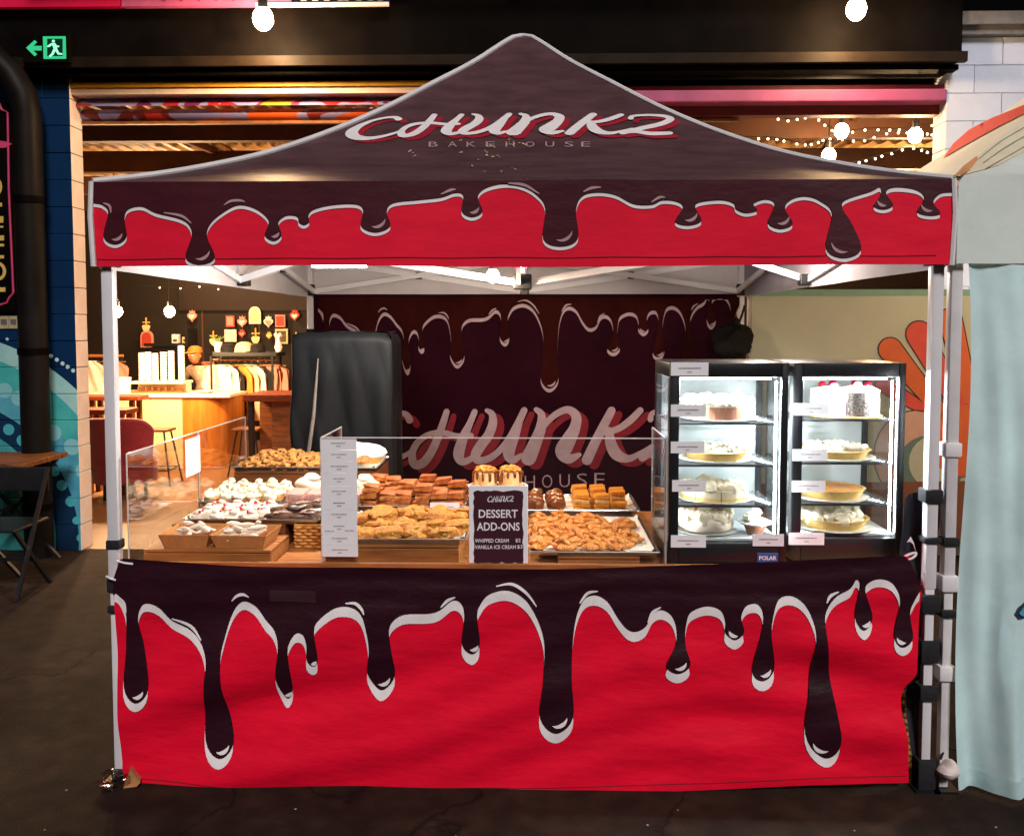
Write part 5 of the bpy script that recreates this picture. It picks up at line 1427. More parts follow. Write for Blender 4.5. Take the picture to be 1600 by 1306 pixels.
# ------------------------------------------------------------------ cake fridges
LEDS = emit('cool led', (.93, .98, 1), 75)
WIREM = CHROME
FIN = mat('fridge liner', (.62, .66, .68), .35, var=.04)
def frost():
    m = glass('frosted back', (.9, .95, .97), .10, .25); n = m.node_tree.nodes; l = m.node_tree.links
    df = n.new('ShaderNodeBsdfDiffuse'); df.inputs[0].default_value = (.74, .80, .82, 1)
    mx = n.new('ShaderNodeMixShader'); mx.inputs[0].default_value = .62; o = n['Material Output']; src = o.inputs[0].links[0].from_socket
    l.new(src, mx.inputs[1]); l.new(df.outputs[0], mx.inputs[2]); l.new(mx.outputs[0], o.inputs[0]); return m
FROST = frost()
def fridge(label, x0, x1, yf, zb, zt, shelves, badge):
    t = thing('cake_fridge', label, 'fridge', ((x0 + x1) / 2, yf, zb)); a = (x1 - x0) / 2; D = .386; H = zt - zb
    MB().bbox(-a, a, .012, D, 0, .085, .006).build('base', BLACK, t, True)
    MB().bbox(-a, a, .012, D, H - .055, H, .006).build('top', BLACK, t, True)
    for sx in (-1, 1): MB().bbox(sx * a - .012 * (sx + 1), sx * a + .012 * (1 - sx), D - .03, D, .086, H - .056, .003).build('post', BLACK, t)
    for sx in (-1, 1): MB().bbox(min(sx * a, sx * (a - .018)), max(sx * a, sx * (a - .018)), .014, .04, .086, H - .056, .002).build('post', mat('post aluminium', (.35, .37, .38), .3, metal=.8), t)
    d = MB(); fw = .036
    d.bbox(-a, -a + fw, -.008, .010, .0, H, .003).bbox(a - fw * .7, a, -.008, .010, .0, H, .003).bbox(-a + fw + .0005, a - fw * .7 - .0005, -.007, .010, H - .052, H, .003).bbox(-a + fw + .0005, a - fw * .7 - .0005, -.007, .010, .0, .088, .003)
    door = d.build('door_frame', BLACK, t, True)
    MB().box(-a + fw, a - fw * .7, -.001, .003, .088, H - .052).build('door_glass', PANE, door)
    for nm, b in (('side_glass', (-a + .001, -a + .005, .042, D - .032)), ('side_glass', (a - .005, a - .001, .042, D - .032)), ('back_glass', (-a + .014, a - .014, D - .012, D - .008))):
        MB().box(*b, .087, H - .057).build(nm, PANE, t)
    MB().box(-a + .016, a - .016, D - .02, D - .014, .087, H - .057).build('frosted_back', FROST, t)
    MB().box(-a + .01, a - .01, .05, D - .02, .0852, .092).build('floor_tray', FIN, t)
    for sx in (-1, 1):
        x = sx * (a - .030)
        MB().box(x - .003, x + .003, .044, .050, .10, H - .07).build('led_strip', LEDS, t)
    MB().box(-a + .05, a - .05, .05, .056, H - .064, H - .058).build('led_strip', LEDS, t)
    for z in shelves:
        z -= zb; s = MB()
        for k in range(11):
            y = .055 + (D - .10) * k / 10; s.bar((-a + .016, y, z), (a - .016, y, z), .003)
        for x in (-a + .02, 0, a - .02): s.bar((x, .05, z - .003), (x, D - .04, z - .003), .004)
        s.bar((-a + .014, .048, z - .004), (a - .014, .048, z - .004), .007)
        MB.build(s, 'wire_shelf', WIREM, t)
    d_ = bpy.data.lights.new('cabinet_light', 'AREA'); d_.shape = 'RECTANGLE'; d_.size = 2 * a - .1; d_.size_y = .05; d_.energy = 52; d_.color = (.92, .97, 1)
    o = bpy.data.objects.new('cabinet_light', d_); COL.objects.link(o); o.parent = t; o.location = (0, .075, H - .068); o.rotation_euler = (-.35, 0, 0)
    for x in (-a + .08, 0, a - .08): MB().lathe([(.014, 0), (.012, .012)], (x, .05, -.012), 10).build('foot', BLACK, t)
    mb = MB()
    for x in (-a + .015, a - .012, 0): mb.lathe([(.003, 0), (.002, .002)], (x, -.008, H - .02), 8)
    return t
SHZ = [at(1130, y, .24).z for y in (655, 718, 779)]
x0, x1 = at(1046, 700, .05).x, at(1231, 700, .05).x
f1 = fridge('left cake fridge of the pair, black framed and lit inside', x0, x1, .06, .815, at(1130, 567, .05).z, SHZ, True)
SHZ2 = [at(1325, y, .33).z for y in (650, 715, 777)]
x2, x3 = at(1239, 700, .14).x, at(1414, 700, .14).x
f2 = fridge('right cake fridge of the pair, black framed and lit inside', x2, x3, .15, .815, at(1330, 567, .14).z, SHZ2, False)
c = f1.location; q0, q1 = at(1183, 878, .05), at(1216, 864, .05)
bd_ = MB().bbox(q0.x - c.x, q1.x - c.x, -.0115, -.0085, q0.z - c.z, q1.z - c.z, .001).build('badge', mat('blue badge', '#1d5a96', .3, var=.05), f1)
b_ = MB(); text(b_, 'POLAR', 1186, 874.5, 27, 6.5, lambda x, y: (lambda q: Vector((q.x - c.x, -.0122, q.z - c.z)))(at(x, y, .05)), .02); b_.build('badge_lettering', WPRINT, bd_)

PLATE = mat('glass plate', (.78, .80, .74), .2, var=.04)
def plate(t, r, sy=.85): MB().lathe([(r * .7, 0), (r, .006), (r * 1.02, .009), (r * .98, .008)], n=30, sy=sy).build('plate', PLATE, t, True)
def sliced_cake(label, x, y, z, r, h, layers, top, n=8, topamp=.2):
    t = thing('sliced_cake', label, 'cake', (x, y, z)); plate(t, r * 1.15, 1)
    for k in range(n):
        a0, a1 = 2 * pi * k / n, 2 * pi * (k + 1) / n; am = (a0 + a1) / 2; o = Vector((cos(am), sin(am), 0)) * .004
        zz = .008; S_ = None
        for i, (f, m_) in enumerate(layers):
            pts = [(0, 0)] + [(r * cos(a0 + (a1 - a0) * j / 5), r * sin(a0 + (a1 - a0) * j / 5)) for j in range(6)]
            s_ = MB().prism([(px__ + o.x, py__ + o.y, zz + .0004) for px__, py__ in pts], (0, 0, h * f - .0004)).build('slice' if i == 0 else 'slice_layer', m_, t if i == 0 else S_)
            if i == 0: S_ = s_
            zz += h * f
        m2 = MB()
        for j in range(4):
            q = r * (.3 + .2 * j); a = am + (rg.uniform(-.25, .25) if j else 0)
            m2.blob((q * cos(a), q * sin(a), zz + .004), (r * .20, r * .20, r * .16), topamp, 4, k * 7 + j, 9, 6)
        m2.build('cream_topping', top, S_, True)
    return t
POPC = pm('popcorn cream', '#e9e0c8', '#f6f0e0', .6, 60, .3)
MOUS = mat('mocha mousse', '#a7715a', .6, var=.08); CHB = mat('chocolate base', '#5a3526', .7, var=.1)
CRU = mat('pie crust', '#d6b06a', .7, var=.15, scale=30, bump=.2)
def pie(label, x, y, z, r, h, fillm, topm=None, ntop=60, dol=False, case=CRU):
    t = thing('pie', label, 'pie', (x, y, z)); plate(t, r * 1.12, 1)
    MB().lathe([(r * .82, .008), (r * .98, .008 + h * .9), (r * 1.02, .008 + h), (r * .93, .008 + h), (r * .9, .008 + h * .85)], n=36).build('crust', case, t, True)
    MB().lathe([(r * .9, 0), (r * .85, .006), (.0005, .008)], (0, 0, .006 + h * .8), 30).build('filling', fillm, t, True)
    rnd = random.Random(int(x * 1000))
    if topm:
        mb = MB()
        for j in range(ntop):
            a, q = rnd.uniform(0, 6.28), r * .9 * math.sqrt(rnd.random())
            if dol: mb.blob((q * cos(a), q * sin(a), .012 + h), (r * .2, r * .2, r * .17), .25, 4, j, 10, 7)
            else: mb.blob((q * cos(a), q * sin(a), .010 + h + .016 * (1 - (q / r) ** 2) + rnd.uniform(0, .006)), (rnd.uniform(.006, .012), rnd.uniform(.005, .010), rnd.uniform(.004, .008)), .3, 3, j, 7, 5)
        tag(mb.build('topping', topm, t, True), kind='stuff')
    return t
CY1, CY2 = .235, .325
X1 = lambda px: at(px, 700, CY1).x
X2 = lambda px: at(px, 700, CY2).x
FZ = .815 + .093
sliced_cake('mocha cake with popcorn cream on the top shelf, left fridge', X1(1122), CY1, SHZ[0] + .002, .128, .062, ((.75, MOUS), (.25, CREAM)), POPC)
pie('crumble topped pie on the second shelf of the left fridge', X1(1117), CY1, SHZ[1] + .002, .128, .030, CREAM, POPC, 90)
sliced_cake('white cream cake on the third shelf of the left fridge', X1(1117), CY1, SHZ[2] + .002, .125, .040, ((.35, CRU), (.65, CREAM)), CREAM, 8)
t = thing('pavlova', 'big cream pavlova with fruit bits on the left fridge floor', 'cake', (X1(1103), CY1 - .01, FZ)); plate(t, .12)
MB().blob((0, 0, .045), (.115, .105, .048), .14, 4, 3, 24, 12, flat=.75).build('meringue_shell', MERW, t, True)
mb = MB()
for k in range(26):
    a = rg.uniform(0, 6.28); q = .105 * math.sqrt(rg.random()); mb.blob((q * cos(a), q * sin(a) * .9, .062 + .034 * (1 - (q / .105) ** 2)), (.026, .025, .024), .3, 4, k, 11, 8)
mb.build('cream', CREAM, t, True)
for k in range(6): MB().blob((rg.uniform(-.06, .07), rg.uniform(-.05, .03), .105 + rg.uniform(0, .006)), (.010, .008, .007), .2, 3, k, 8, 6).build('fruit_piece', pm('orange fruit', '#d9683a', '#e8a05a', .4, 30, .1) if k % 2 else BERRY, t, True)
t = thing('dessert_cup', 'small chocolate cup of cream beside the pavlova', 'dessert', (X1(1176), CY1 - .05, FZ))
MB().lathe([(.028, 0), (.046, .045), (.050, .046), (.048, .043)], n=22).build('cup', mat('mocha cup', '#8a5a44', .6, var=.1), t, True)
MB().lathe([(.055, .040), (.068, .048), (.066, .050)], n=22).build('saucer_rim', PLATE, t, True)
MB().blob((0, 0, .056), (.044, .042, .026), .28, 4, 6, 16, 9).blob((.0, .0, .082), (.024, .024, .016), .28, 4, 8, 12, 7).build('cream', POPC, t, True)
# lamington cake with strawberries
t = thing('lamington_cake', 'tall coconut cake crowned with strawberries on the right fridge top shelf', 'cake', (X2(1318), CY2, SHZ2[0] + .002))
MB().lathe([(.14, 0), (.142, .005), (.14, .007)], n=30).build('cake_board', mat('gold card', '#b9863c', .4, var=.1), t, True)
for k in range(6):
    a0, a1 = 2 * pi * k / 6 + .25, 2 * pi * (k + 1) / 6 + .25; am = (a0 + a1) / 2; o = Vector((cos(am), sin(am), 0)) * .006
    pts = [(0, 0)] + [(.125 * cos(a0 + (a1 - a0) * j / 6), .125 * sin(a0 + (a1 - a0) * j / 6)) for j in range(7)]
    s_ = MB().prism([(u_ + o.x, v_ + o.y, .008) for u_, v_ in pts], (0, 0, .095)).build('slice', COCOW, t)
    MB().blob((.075 * cos(am), .075 * sin(am), .104), (.05, .05, .014), .2, 4, k, 14, 8).build('cream_topping', POPC, s_, True)
    MB().blob((.085 * cos(am), .085 * sin(am), .122), (.016, .015, .015), .08, 3, k, 12, 8).build('strawberry', BERRY, s_, True)
pie('flaky topped custard pie on the second shelf, right fridge', X2(1304), CY2, SHZ2[1] + .002, .135, .030, CREAM, POPC, 100)
pie('flat caramel tart on the third shelf of the right fridge', X2(1298), CY2, SHZ2[2] + .002, .132, .036, pm('caramel filling', '#c8701c', '#e6a040', .25, 8, .05))
pie('cream dollop pie on the floor of the right fridge', X2(1302), CY2 - .01, FZ, .135, .036, CREAM, CREAM, 34, True)

cards = [('white card hanging over the top corner of the left fridge', 1048, 566, 1107, 587, .046), ('white card by the mocha cake, upper left fridge', 1048, 632, 1103, 651, .046),
         ('white card by the crumble pie, left fridge second shelf', 1048, 690, 1101, 708, .046), ('white card with bolder print, left fridge third shelf', 1050, 750, 1103, 768, .046),
         ('white card at the bottom left corner of the left fridge', 1048, 836, 1103, 855, .046), ('white card below the dessert cup at the left fridge bottom right', 1176, 834, 1225, 853, .046),
         ('white card by the coconut cake, upper right fridge', 1240, 630, 1295, 649, .136), ('white card by the flaky pie, right fridge second shelf', 1238, 702, 1293, 720, .136),
         ('white card by the caramel tart, right fridge third shelf', 1237, 751, 1290, 769, .136), ('white card at the bottom left of the right fridge', 1232, 832, 1288, 851, .136)]
for c_ in cards: card(*c_)

# ------------------------------------------------------------------ covered cabinet, bags, cloths
COVER = mat('black cover cloth', (.0065, .008, .0105), .5, var=.25, scale=3, bump=.45, bscale=9, spec=.28, stretch=(1, 1, .35))
cl, cr = at(456, 600, 1.68).x, at(612, 600, 1.68).x; ct = at(530, 519, 1.68).z
t = thing('covered_cabinet', 'tall cabinet under a black wrinkled cover beside the backdrop', 'cabinet', ((cl + cr) / 2, 1.68, 0)); cw = (cr - cl) / 2
prof2 = []
z_ = lambda b: ct - ct * b * .97
def cover(a, b):
    # a runs round three sides: left, front, right; b from top rim to floor
    L1, L2, L3 = .36, 2 * cw, .36; s = a * (L1 + L2 + L3)
    fold = .022 * sin(s * 15 + .6 + .7 * b) * min(1, b * 1.6) + .012 * sin(s * 37 + 2.2 * b) * min(1, b * 2.5) + .007 * abs(sin(s * 23 - b * 9)) * min(1, b * 6) + .004 * sin(z_(b) * 11 + s * 6) * min(1, b * 6)
    rr_ = .05
    z = ct - ct * b * .97
    inset = .022 * max(0, 1 - b * 40) ** 2
    if s < L1: x, y = -cw + inset - fold * .6, L1 - s + inset * 0
    elif s < L1 + L2: x, y = -cw + (s - L1), -fold * .7 + inset
    else: x, y = cw - inset + fold * .5, s - L1 - L2
    x += .01 * sin(z * 9) * (1 if x < 0 else .3) * min(1, 3 * b)
    if b < .06: z -= .02 * (abs(x) / cw) ** 8
    return Vector((x, y, z))
MB().grid(cover, 130, 60).build('cover_sides', COVER, t, 'all')
MB().grid(lambda a, b: Vector((-cw + .02 + (2 * cw - .04) * a, .02 + .34 * b, ct + .004 * sin(a * 9 + b * 5))), 20, 8).build('cover_top', COVER, t, 'all')
MB().box(-cw + .06, cw - .06, .07, .33, 0, ct - .03).build('cabinet_body', BLACK, t)
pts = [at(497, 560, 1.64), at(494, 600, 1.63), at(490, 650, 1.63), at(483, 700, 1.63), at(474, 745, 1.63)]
MB().tube([p_ - t.location for p_ in pts], [.003, .007, .010, .011, .011], 8).build('pale_strip', mat('pale strip', '#8a807c', .5, var=.1), t, True)  # narrow pale strip running down the front of the cover
p = at(1146, 533, 2.80)
t = thing('drawstring_bag', 'dark lumpy mesh bag hanging from the back right tent leg', 'bag', p)
MB().blob((0, 0, -.04), (.11, .09, .13), .28, 4, 12, 24, 14).blob((.05, .03, .06), (.05, .05, .08), .3, 4, 3, 14, 9).build('bag_body', mat('dark mesh', (.006, .0045, .004), .6, col2=(.012, .009, .007), scale=55, bump=.6, spec=.1), t, True)
MB().tube([(.03, .02, .09), (.07, .06, .18), (.10, .12, .24)], .008, 6).build('drawstring', STRAP, t)
# dark cloth slung by the right leg with a white emblem
NAVY = mat('navy black cloth', (.012, .012, .02), .7, var=.3, scale=8)
t = thing('slung_jacket', 'black jacket with a white emblem slung between fridge and right leg', 'jacket', (0, 0, 0))
jt = [(1416, 778), (1432, 770), (1450, 768), (1464, 772), (1470, 800), (1452, 860), (1446, 930), (1440, 1080), (1438, 1200), (1425, 1210), (1416, 1100), (1408, 960), (1403, 890), (1404, 840), (1410, 800)]
fill(spline(jt, 3, True), lambda x, y: at(x, y, .06) + Vector((0, .03 * sin(x / 9) * sin(y / 40), 0)), 'jacket_cloth', NAVY, t, 8)
fill([(1417, 847), (1423, 838), (1428, 848), (1431, 862), (1427, 850), (1422, 846)], lambda x, y: at(x, y, .02), 'emblem_print', WPRINT, t)
b_ = MB(); ribbon(b_, [(1412, 870, 3), (1420, 866, 4), (1431, 863, 3), (1430, 868, 4), (1422, 873, 3), (1413, 872, 3)], lambda x, y: at(x, y, .02), sub=4); b_.build('emblem_print', WPRINT, t)
# weights
t = thing('weight_bag', 'pale weight bag tied at the foot of the neighbouring tent leg', 'bag', at(1484, 1200, -.02))
MB().blob((0, 0, -.006), (.034, .04, .030), .18, 3, 5, 18, 10).build('bag_body', mat('pale bag cloth', '#d8cbc6', .7, var=.1, bump=.2), t, True)
MB().tube([(-.03, .01, .03), (0, .04, .06), (.04, .04, .05)], .005, 6).build('bag_tie', STRAP, t)
p = at(190, 1246, -.02)
t = thing('plastic_bag', 'crumpled clear plastic bag round the left tent foot', 'bag', (p.x, -.03, .0))
PLAS = glass('clear plastic', (.90, .82, .74), .14, .12)
MB().blob((-.01, 0, .02), (.050, .045, .024), .35, 6, 3, 26, 14).blob((-.02, -.03, .012), (.03, .02, .014), .4, 7, 9, 18, 10).build('bag_film', PLAS, t, True)
MB().prism([(.02, -.02, .0), (.075, -.03, .012), (.085, -.02, .022), (.045, -.01, .066)], (-.01, .03, .004)).build('bag_card', mat('scrap card', '#a9764a', .7, var=.2, scale=30), t)

# ------------------------------------------------------------------ shop interior furniture
CT = mat('cream counter', '#e2c596', .5, var=.05, scale=3); CTW = mat('honey timber', '#c47a2c', .45, scale=3, col2='#a05a1a', stretch=(4, 4, .5))
TOPW = mat('white counter top', '#f2e4cc', .35, var=.04)
CYY = 7.3
xl, xm, xr = at(214, 650, CYY).x, at(285, 650, CYY).x, at(357, 650, CYY).x; cz = at(285, 616, CYY).z
t = thing('serving_counter', 'cream serving counter with a curved honey timber end', 'counter', (xm, CYY, 0))
MB().box(-2.6, -.002, 0, .7, 0, cz - .04).build('counter_front', CT, t)
cr_ = xr - xm
arc = [(cr_ * sin(k * pi / 24), .72 * (1 - cos(k * pi / 24))) for k in range(13)]
MB().prism([(x, y, 0) for x, y in [(0, 0)] + [(.02, 0)] + [(cr_ * min(1, .45 + .55 * sin(k * pi / 16)), .30 * (1 - cos(k * pi / 16))) for k in range(9)] + [(cr_, .72), (0, .72)]], (0, 0, cz - .04)).build('counter_end', CTW, t, True)
MB().bbox(-2.62, cr_ + .03, -.03, .76, cz - .039, cz, .008).build('counter_top', TOPW, t)
def cup_stack(px, y0, y1, r, label):
    p = at(px, y1, CYY + .3); zt_ = at(px, y0, CYY + .3).z
    base = cz + .145
    t = thing('cup_stack', label, 'cups', (p.x, CYY + .3, base)); H = max(.1, zt_ - base); n = int(H / .035)
    mb = MB(); prf = [(r * .75, 0)]
    for k in range(n): prf += [(r * (.95), .035 * (k + .55)), (r * 1.06, .035 * (k + .6)), (r * 1.06, .035 * (k + .8)), (r * .9, .035 * (k + 1))]
    prf += [(r * .95, H), (r * .8, H)]
    MB().lathe(prf, n=18).build('paper_cups', PAPER, t, True)
for k, (px, y0, lab) in enumerate(((222, 551, 'leftmost tall stack of white paper cups'), (232, 550, 'second stack of white cups from the left'), (243, 552, 'third stack of white cups from the left'), (256, 550, 'fourth stack of white cups, right of the gap'), (268, 548, 'fifth stack of white cups beside the tallest'), (284, 540, 'tallest stack of white cups beside the barista'))):
    cup_stack(px, y0, 592, .038, lab)
p = at(252, 600, CYY + .3)
t = thing('espresso_machine', 'pale espresso machine under the stacked cups', 'machine', (p.x, CYY + .3, cz + .001))
MB().bbox(-.32, .32, -.14, .2, .11, .142, .008).build('cup_rail', TOPW, t); MB().bbox(-.30, .30, .02, .2, 0, .109, .01).build('machine_body', TOPW, t)
for k in range(7): MB().lathe([(.014, 0), (.016, .05)], (-.25 + .083 * k, -.07, .02), 10).build('group_cup', mat('brown cup', '#7a4a22', .5), t, True)
MB().box(-.32, .32, -.13, .0, .0, .018).build('drip_tray', WOOD, t)
p = at(194, 590, CYY + .25)
t = thing('white_canister', 'squat white canister at the left end of the counter', 'canister', (p.x, CYY + .25, cz + .001))
MB().lathe([(.075, 0), (.078, .16), (.07, .175), (.0005, .18)], n=22).build('canister_body', PAPER, t, True); MB().lathe([(.082, .165), (.082, .185), (.0005, .195)], n=22).build('canister_lid', PAPER, t, True)
p = at(318, 607, CYY + .15)
t = thing('plate_stack', 'stack of pale plates on the curved counter end', 'plates', (p.x, CYY + .2, cz + .001))
for k in range(3): MB().lathe([(.06, .008 * k), (.10, .012 + .008 * k), (.10, .014 + .008 * k), (.05, .005 + .008 * k)], n=22).build('plate', PAPER, t, True)

# barista bending behind the counter
def person(loc):
    t = thing('person', 'person in an orange cap and pale patterned shirt bending behind the counter', 'person', loc)
    SKIN = mat('skin', '#b9754d', .6, var=.06, scale=20); SHIRT = pm('patterned shirt', '#efe2cf', '#c9a37e', .8, 30, .05); PANT = mat('dark trousers', (.03, .03, .04), .8)
    V = [((0, .02, .95), .15), ((0, .02, 1.08), .145), ((0, -.05, 1.20), .15), ((0, -.12, 1.30), .12), ((0, -.17, 1.36), .055), ((0, -.20, 1.42), .05),
         ((-.17, -.11, 1.30), .07), ((-.25, -.16, 1.12), .05), ((-.20, -.36, 1.02), .038), ((-.17, -.42, 1.0), .035),
         ((.17, -.11, 1.30), .07), ((.26, -.16, 1.12), .05), ((.22, -.36, 1.02), .038), ((.18, -.42, 1.0), .035),
         ((-.10, .03, .88), .11), ((-.11, .0, .50), .075), ((-.11, .04, .10), .05), ((-.11, -.10, .04), .04),
         ((.10, .03, .88), .11), ((.11, .0, .50), .075), ((.11, .04, .10), .05), ((.11, -.10, .04), .04)]
    E = [(0, 1), (1, 2), (2, 3), (3, 4), (4, 5), (3, 6), (6, 7), (7, 8), (8, 9), (3, 10), (10, 11), (11, 12), (12, 13), (0, 14), (14, 15), (15, 16), (16, 17), (0, 18), (18, 19), (19, 20), (20, 21)]
    me = bpy.data.meshes.new('body'); me.from_pydata([v for v, r in V], E, []); o = bpy.data.objects.new('body', me); COL.objects.link(o); o.parent = t
    sk = o.modifiers.new('skin', 'SKIN')
    for i, (v, r) in enumerate(V):
        me.skin_vertices[0].data[i].radius = (r, r * .85); me.skin_vertices[0].data[i].use_root = i == 0
    sb = o.modifiers.new('sub', 'SUBSURF'); sb.levels = 2; sb.render_levels = 2
    for m_ in (SHIRT, SKIN, PANT): me.materials.append(m_)
    dg = bpy.context.evaluated_depsgraph_get(); dg.update(); m2 = bpy.data.meshes.new_from_object(o.evaluated_get(dg))
    o.modifiers.clear(); o.data = m2
    for pl in m2.polygons:
        c_ = pl.center
        pl.material_index = 2 if c_.z < .93 and abs(c_.x) < .2 and c_.y > -.25 else (1 if c_.z > 1.355 or c_.y < -.24 else 0); pl.use_smooth = True
    hd = MB().blob((0, -.245, 1.50), (.078, .095, .115), .02, 2, 1, 20, 14)
    hd.blob((0, -.345, 1.49), (.013, .02, .018), 0, nu=8, nv=6)
    for sx in (-1, 1): hd.blob((sx * .08, -.235, 1.50), (.012, .022, .03), 0, nu=8, nv=6)
    head = hd.build('head', SKIN, t, True)
    for sx in (-1, 1): MB().blob((sx * .03, -.333, 1.515), (.012, .008, .007), 0, nu=8, nv=6).build('eye', PAPER, head, True)
    MB().blob((0, -.335, 1.45), (.026, .008, .006), 0, nu=8, nv=6).build('mouth', mat('lips', '#8a4038', .5), head, True)
    MB().blob((0, -.215, 1.50), (.086, .085, .11), .08, 4, 3, 16, 10).build('hair', mat('brown hair', '#3a2010', .7), head, True)
    cp2 = MB().lathe([(.092, 0), (.094, .03), (.08, .075), (.04, .10), (.0005, .105)], (0, -.235, 1.545), 20); cp2.build('cap', mat('orange cap', '#d07a2a', .7, var=.1), t, True)
    MB().prism([(-.075, -.31, 1.55), (.075, -.31, 1.55), (.06, -.39, 1.54), (-.06, -.39, 1.54)], (0, 0, .008)).build('cap_brim', MATS['orange cap'], t)
    for sx in (-1, 1):
        hm = MB(); bx_, by_, bz_ = sx * .165, -.44, .985
        hm.blob((bx_, by_, bz_), (.038, .045, .016), .03, 2, 2, 12, 8)
        for k in range(4):
            fx = bx_ + (-.027 + .018 * k); L_ = (.058, .068, .064, .048)[k]
            hm.tube([(fx, by_ - .03, bz_ + .002), (fx, by_ - .03 - L_ * .6, bz_ + .006), (fx, by_ - .03 - L_, bz_ - .008)], [.009, .0085, .007], 7)
        hm.tube([(bx_ - sx * .03, by_ + .01, bz_), (bx_ - sx * .058, by_ - .015, bz_), (bx_ - sx * .066, by_ - .04, bz_ - .005)], [.010, .009, .008], 7)
        hm.build('hand', SKIN, t, True)
    return t
p = at(311, 560, CYY + .95)
pr = person((p.x, CYY + .95 + .25, at(311, 556, CYY + .95).z - 1.50)); 
if pr.location.z < 0: pr.scale = (1, 1, 1 + pr.location.z / 1.5); pr.location.z = 0
pr.rotation_euler = (0, 0, -.25)

# clothes racks
def garment(px, w_px, y0, y1, Y, m, lab, long=False):
    p = at(px, y0, Y); zb_ = at(px, y1, Y).z; h = p.z - zb_
    t = thing('hanging_shirt', lab, 'shirt', p, 0, 'clothes on the rack')
    def f(a, b):
        wv = .10 + .17 * min(1, b * 5) if True else 0
        s_ = 1 if b < .9 else 1
        y = (a - .5) * 2 * wv * .9; x = .035 * sin(a * pi) * .6 + .012 * sin(a * 16 + b * 6)
        return Vector((x, y, -.03 - h * b))
    MB().grid(f, 14, 12).build('cloth_front', m, t, 'all'); MB().grid(lambda a, b: Vector((-f(a, b).x - .02, f(a, b).y, f(a, b).z)), 14, 12).build('cloth_back', m, t, 'all')
    MB().tube([(0, 0, .03), (.01, 0, .045), (0, 0, .06), (-.0, 0, .0)], .004, 5).build('hanger_hook', STEEL, t)
    MB().bar((0, -.2, -.04), (0, .2, -.04), .012).build('hanger', WOOD, t)
    t.rotation_euler = (0, 0, 1.15)
    return t
RY = 8.0
ra, rb = at(333, 562, RY), at(432, 562, RY)
t = thing('clothes_rack', 'black clothes rack with a shelf on top beside the counter', 'rack', ((ra.x + rb.x) / 2, RY, 0)); c = t.location; w_ = (rb.x - ra.x) / 2
MB().tube([(-w_, 0, ra.z), (w_, 0, ra.z)], .014, 10).build('rail', WOOD, t)
zsh = at(390, 556, RY).z
MB().bbox(-w_ * .85, w_ * 1.15, -.2, .2, zsh - .0, zsh + .05, .006).build('top_shelf', BLACK, t)
for sx in (-.9, 1):
    for y in (-.18, .18): MB().bar((sx * w_, y, 0), (sx * w_, y, zsh), .025).build('post', BLACK, t)
SH = {n: mat(n + ' shirt cloth', c_, .8, var=.08) for n, c_ in (('white', '#eadfd2'), ('black', '#141214'), ('mustard', '#c98f3a'), ('pink', '#c98a78'), ('cream', '#e3cfa6'))}
for px, y1, cn, lab in ((340, 612, 'white', 'white shirt at the left end of the clothes rack'), (352, 615, 'white', 'second white shirt on the clothes rack'), (361, 658, 'black', 'long black shirt between white and mustard ones'), (373, 640, 'mustard', 'mustard shirt in the middle of the rack'), (383, 652, 'cream', 'cream shirt beside the mustard shirt'), (393, 622, 'white', 'white shirt right of the cream shirt'), (403, 625, 'black', 'shorter black shirt towards the right of the rack'), (416, 605, 'pink', 'pink shirt near the right end of the rack'), (427, 608, 'pink', 'pink shirt at the right end of the rack')):
    garment(px, 12, 566, y1, RY, SH[cn], lab)
# second rail at the far left
qa = at(150, 556, 7.9)
t = thing('clothes_rail', 'timber rail at the far left of the shop behind the tent leg', 'rail', (qa.x, 7.9, 0))
MB().tube([(-.5, 0, qa.z), (.35, 0, qa.z)], .018, 10).build('rail', WOOD, t)
for x in (-.45, .33): MB().bar((x, 0, 0), (x, 0, qa.z), .03).build('post', BLACK, t)
garment(143, 12, 560, 612, 7.9, SH['white'], 'white shirt hanging left of the front tent leg'); garment(178, 12, 560, 605, 7.9, SH['pink'], 'pale pink shirt hanging right of the front tent leg')
# things on the shelf
def hat(px, py, m, lab, r=.12):
    p = at(px, py, RY); t = thing('cap', lab, 'cap', (p.x, RY, zsh + .051))
    MB().lathe([(r, 0), (r * 1.0, r * .4), (r * .8, r * .85), (r * .4, r * 1.05), (.0005, r * 1.08)], n=20).build('crown', m, t, True)
    MB().prism([(-r * .8, -r * .6, .0), (r * .8, -r * .6, 0), (r * .6, -r * 1.5, -.0), (-r * .6, -r * 1.5, 0)], (0, 0, .01)).build('brim', m, t)
hat(382, 545, SH['cream'], 'large cream cap on the rack shelf', .12); hat(357, 548, SH['black'], 'black cap on the left of the rack shelf', .10); hat(402, 548, SH['black'], 'black cap on the right of the rack shelf', .10)
p = at(435, 550, RY)
t = thing('flower_vase', 'white figurine vase at the right end of the rack shelf', 'vase', (p.x, RY, zsh + .051))
MB().lathe([(.03, 0), (.05, .06), (.03, .12), (.02, .16), (.03, .18)], n=16).build('vase_body', PAPER, t, True)
for k in range(5): MB().blob((.03 * cos(k * 1.3), .03 * sin(k * 1.3), .2 + .02 * (k % 2)), (.025, .025, .02), .2, 3, k, 8, 6).build('flower', PAPER, t, True)
p = at(341, 548, RY)
t = thing('plant_pot', 'small white pot on the left end of the rack shelf', 'pot', (p.x, RY, zsh + .051))
MB().lathe([(.04, 0), (.055, .12), (.05, .125), (.045, .10)], n=16).build('pot', PAPER, t, True)
for k in range(7):
    a = k * .9; MB().prism([(0, 0, .11), (.03 * cos(a), .03 * sin(a), .16), (.09 * cos(a), .09 * sin(a), .20), (.04 * cos(a + .4), .04 * sin(a + .4), .15)], (0, 0, .004)).build('leaf', MINT, t)

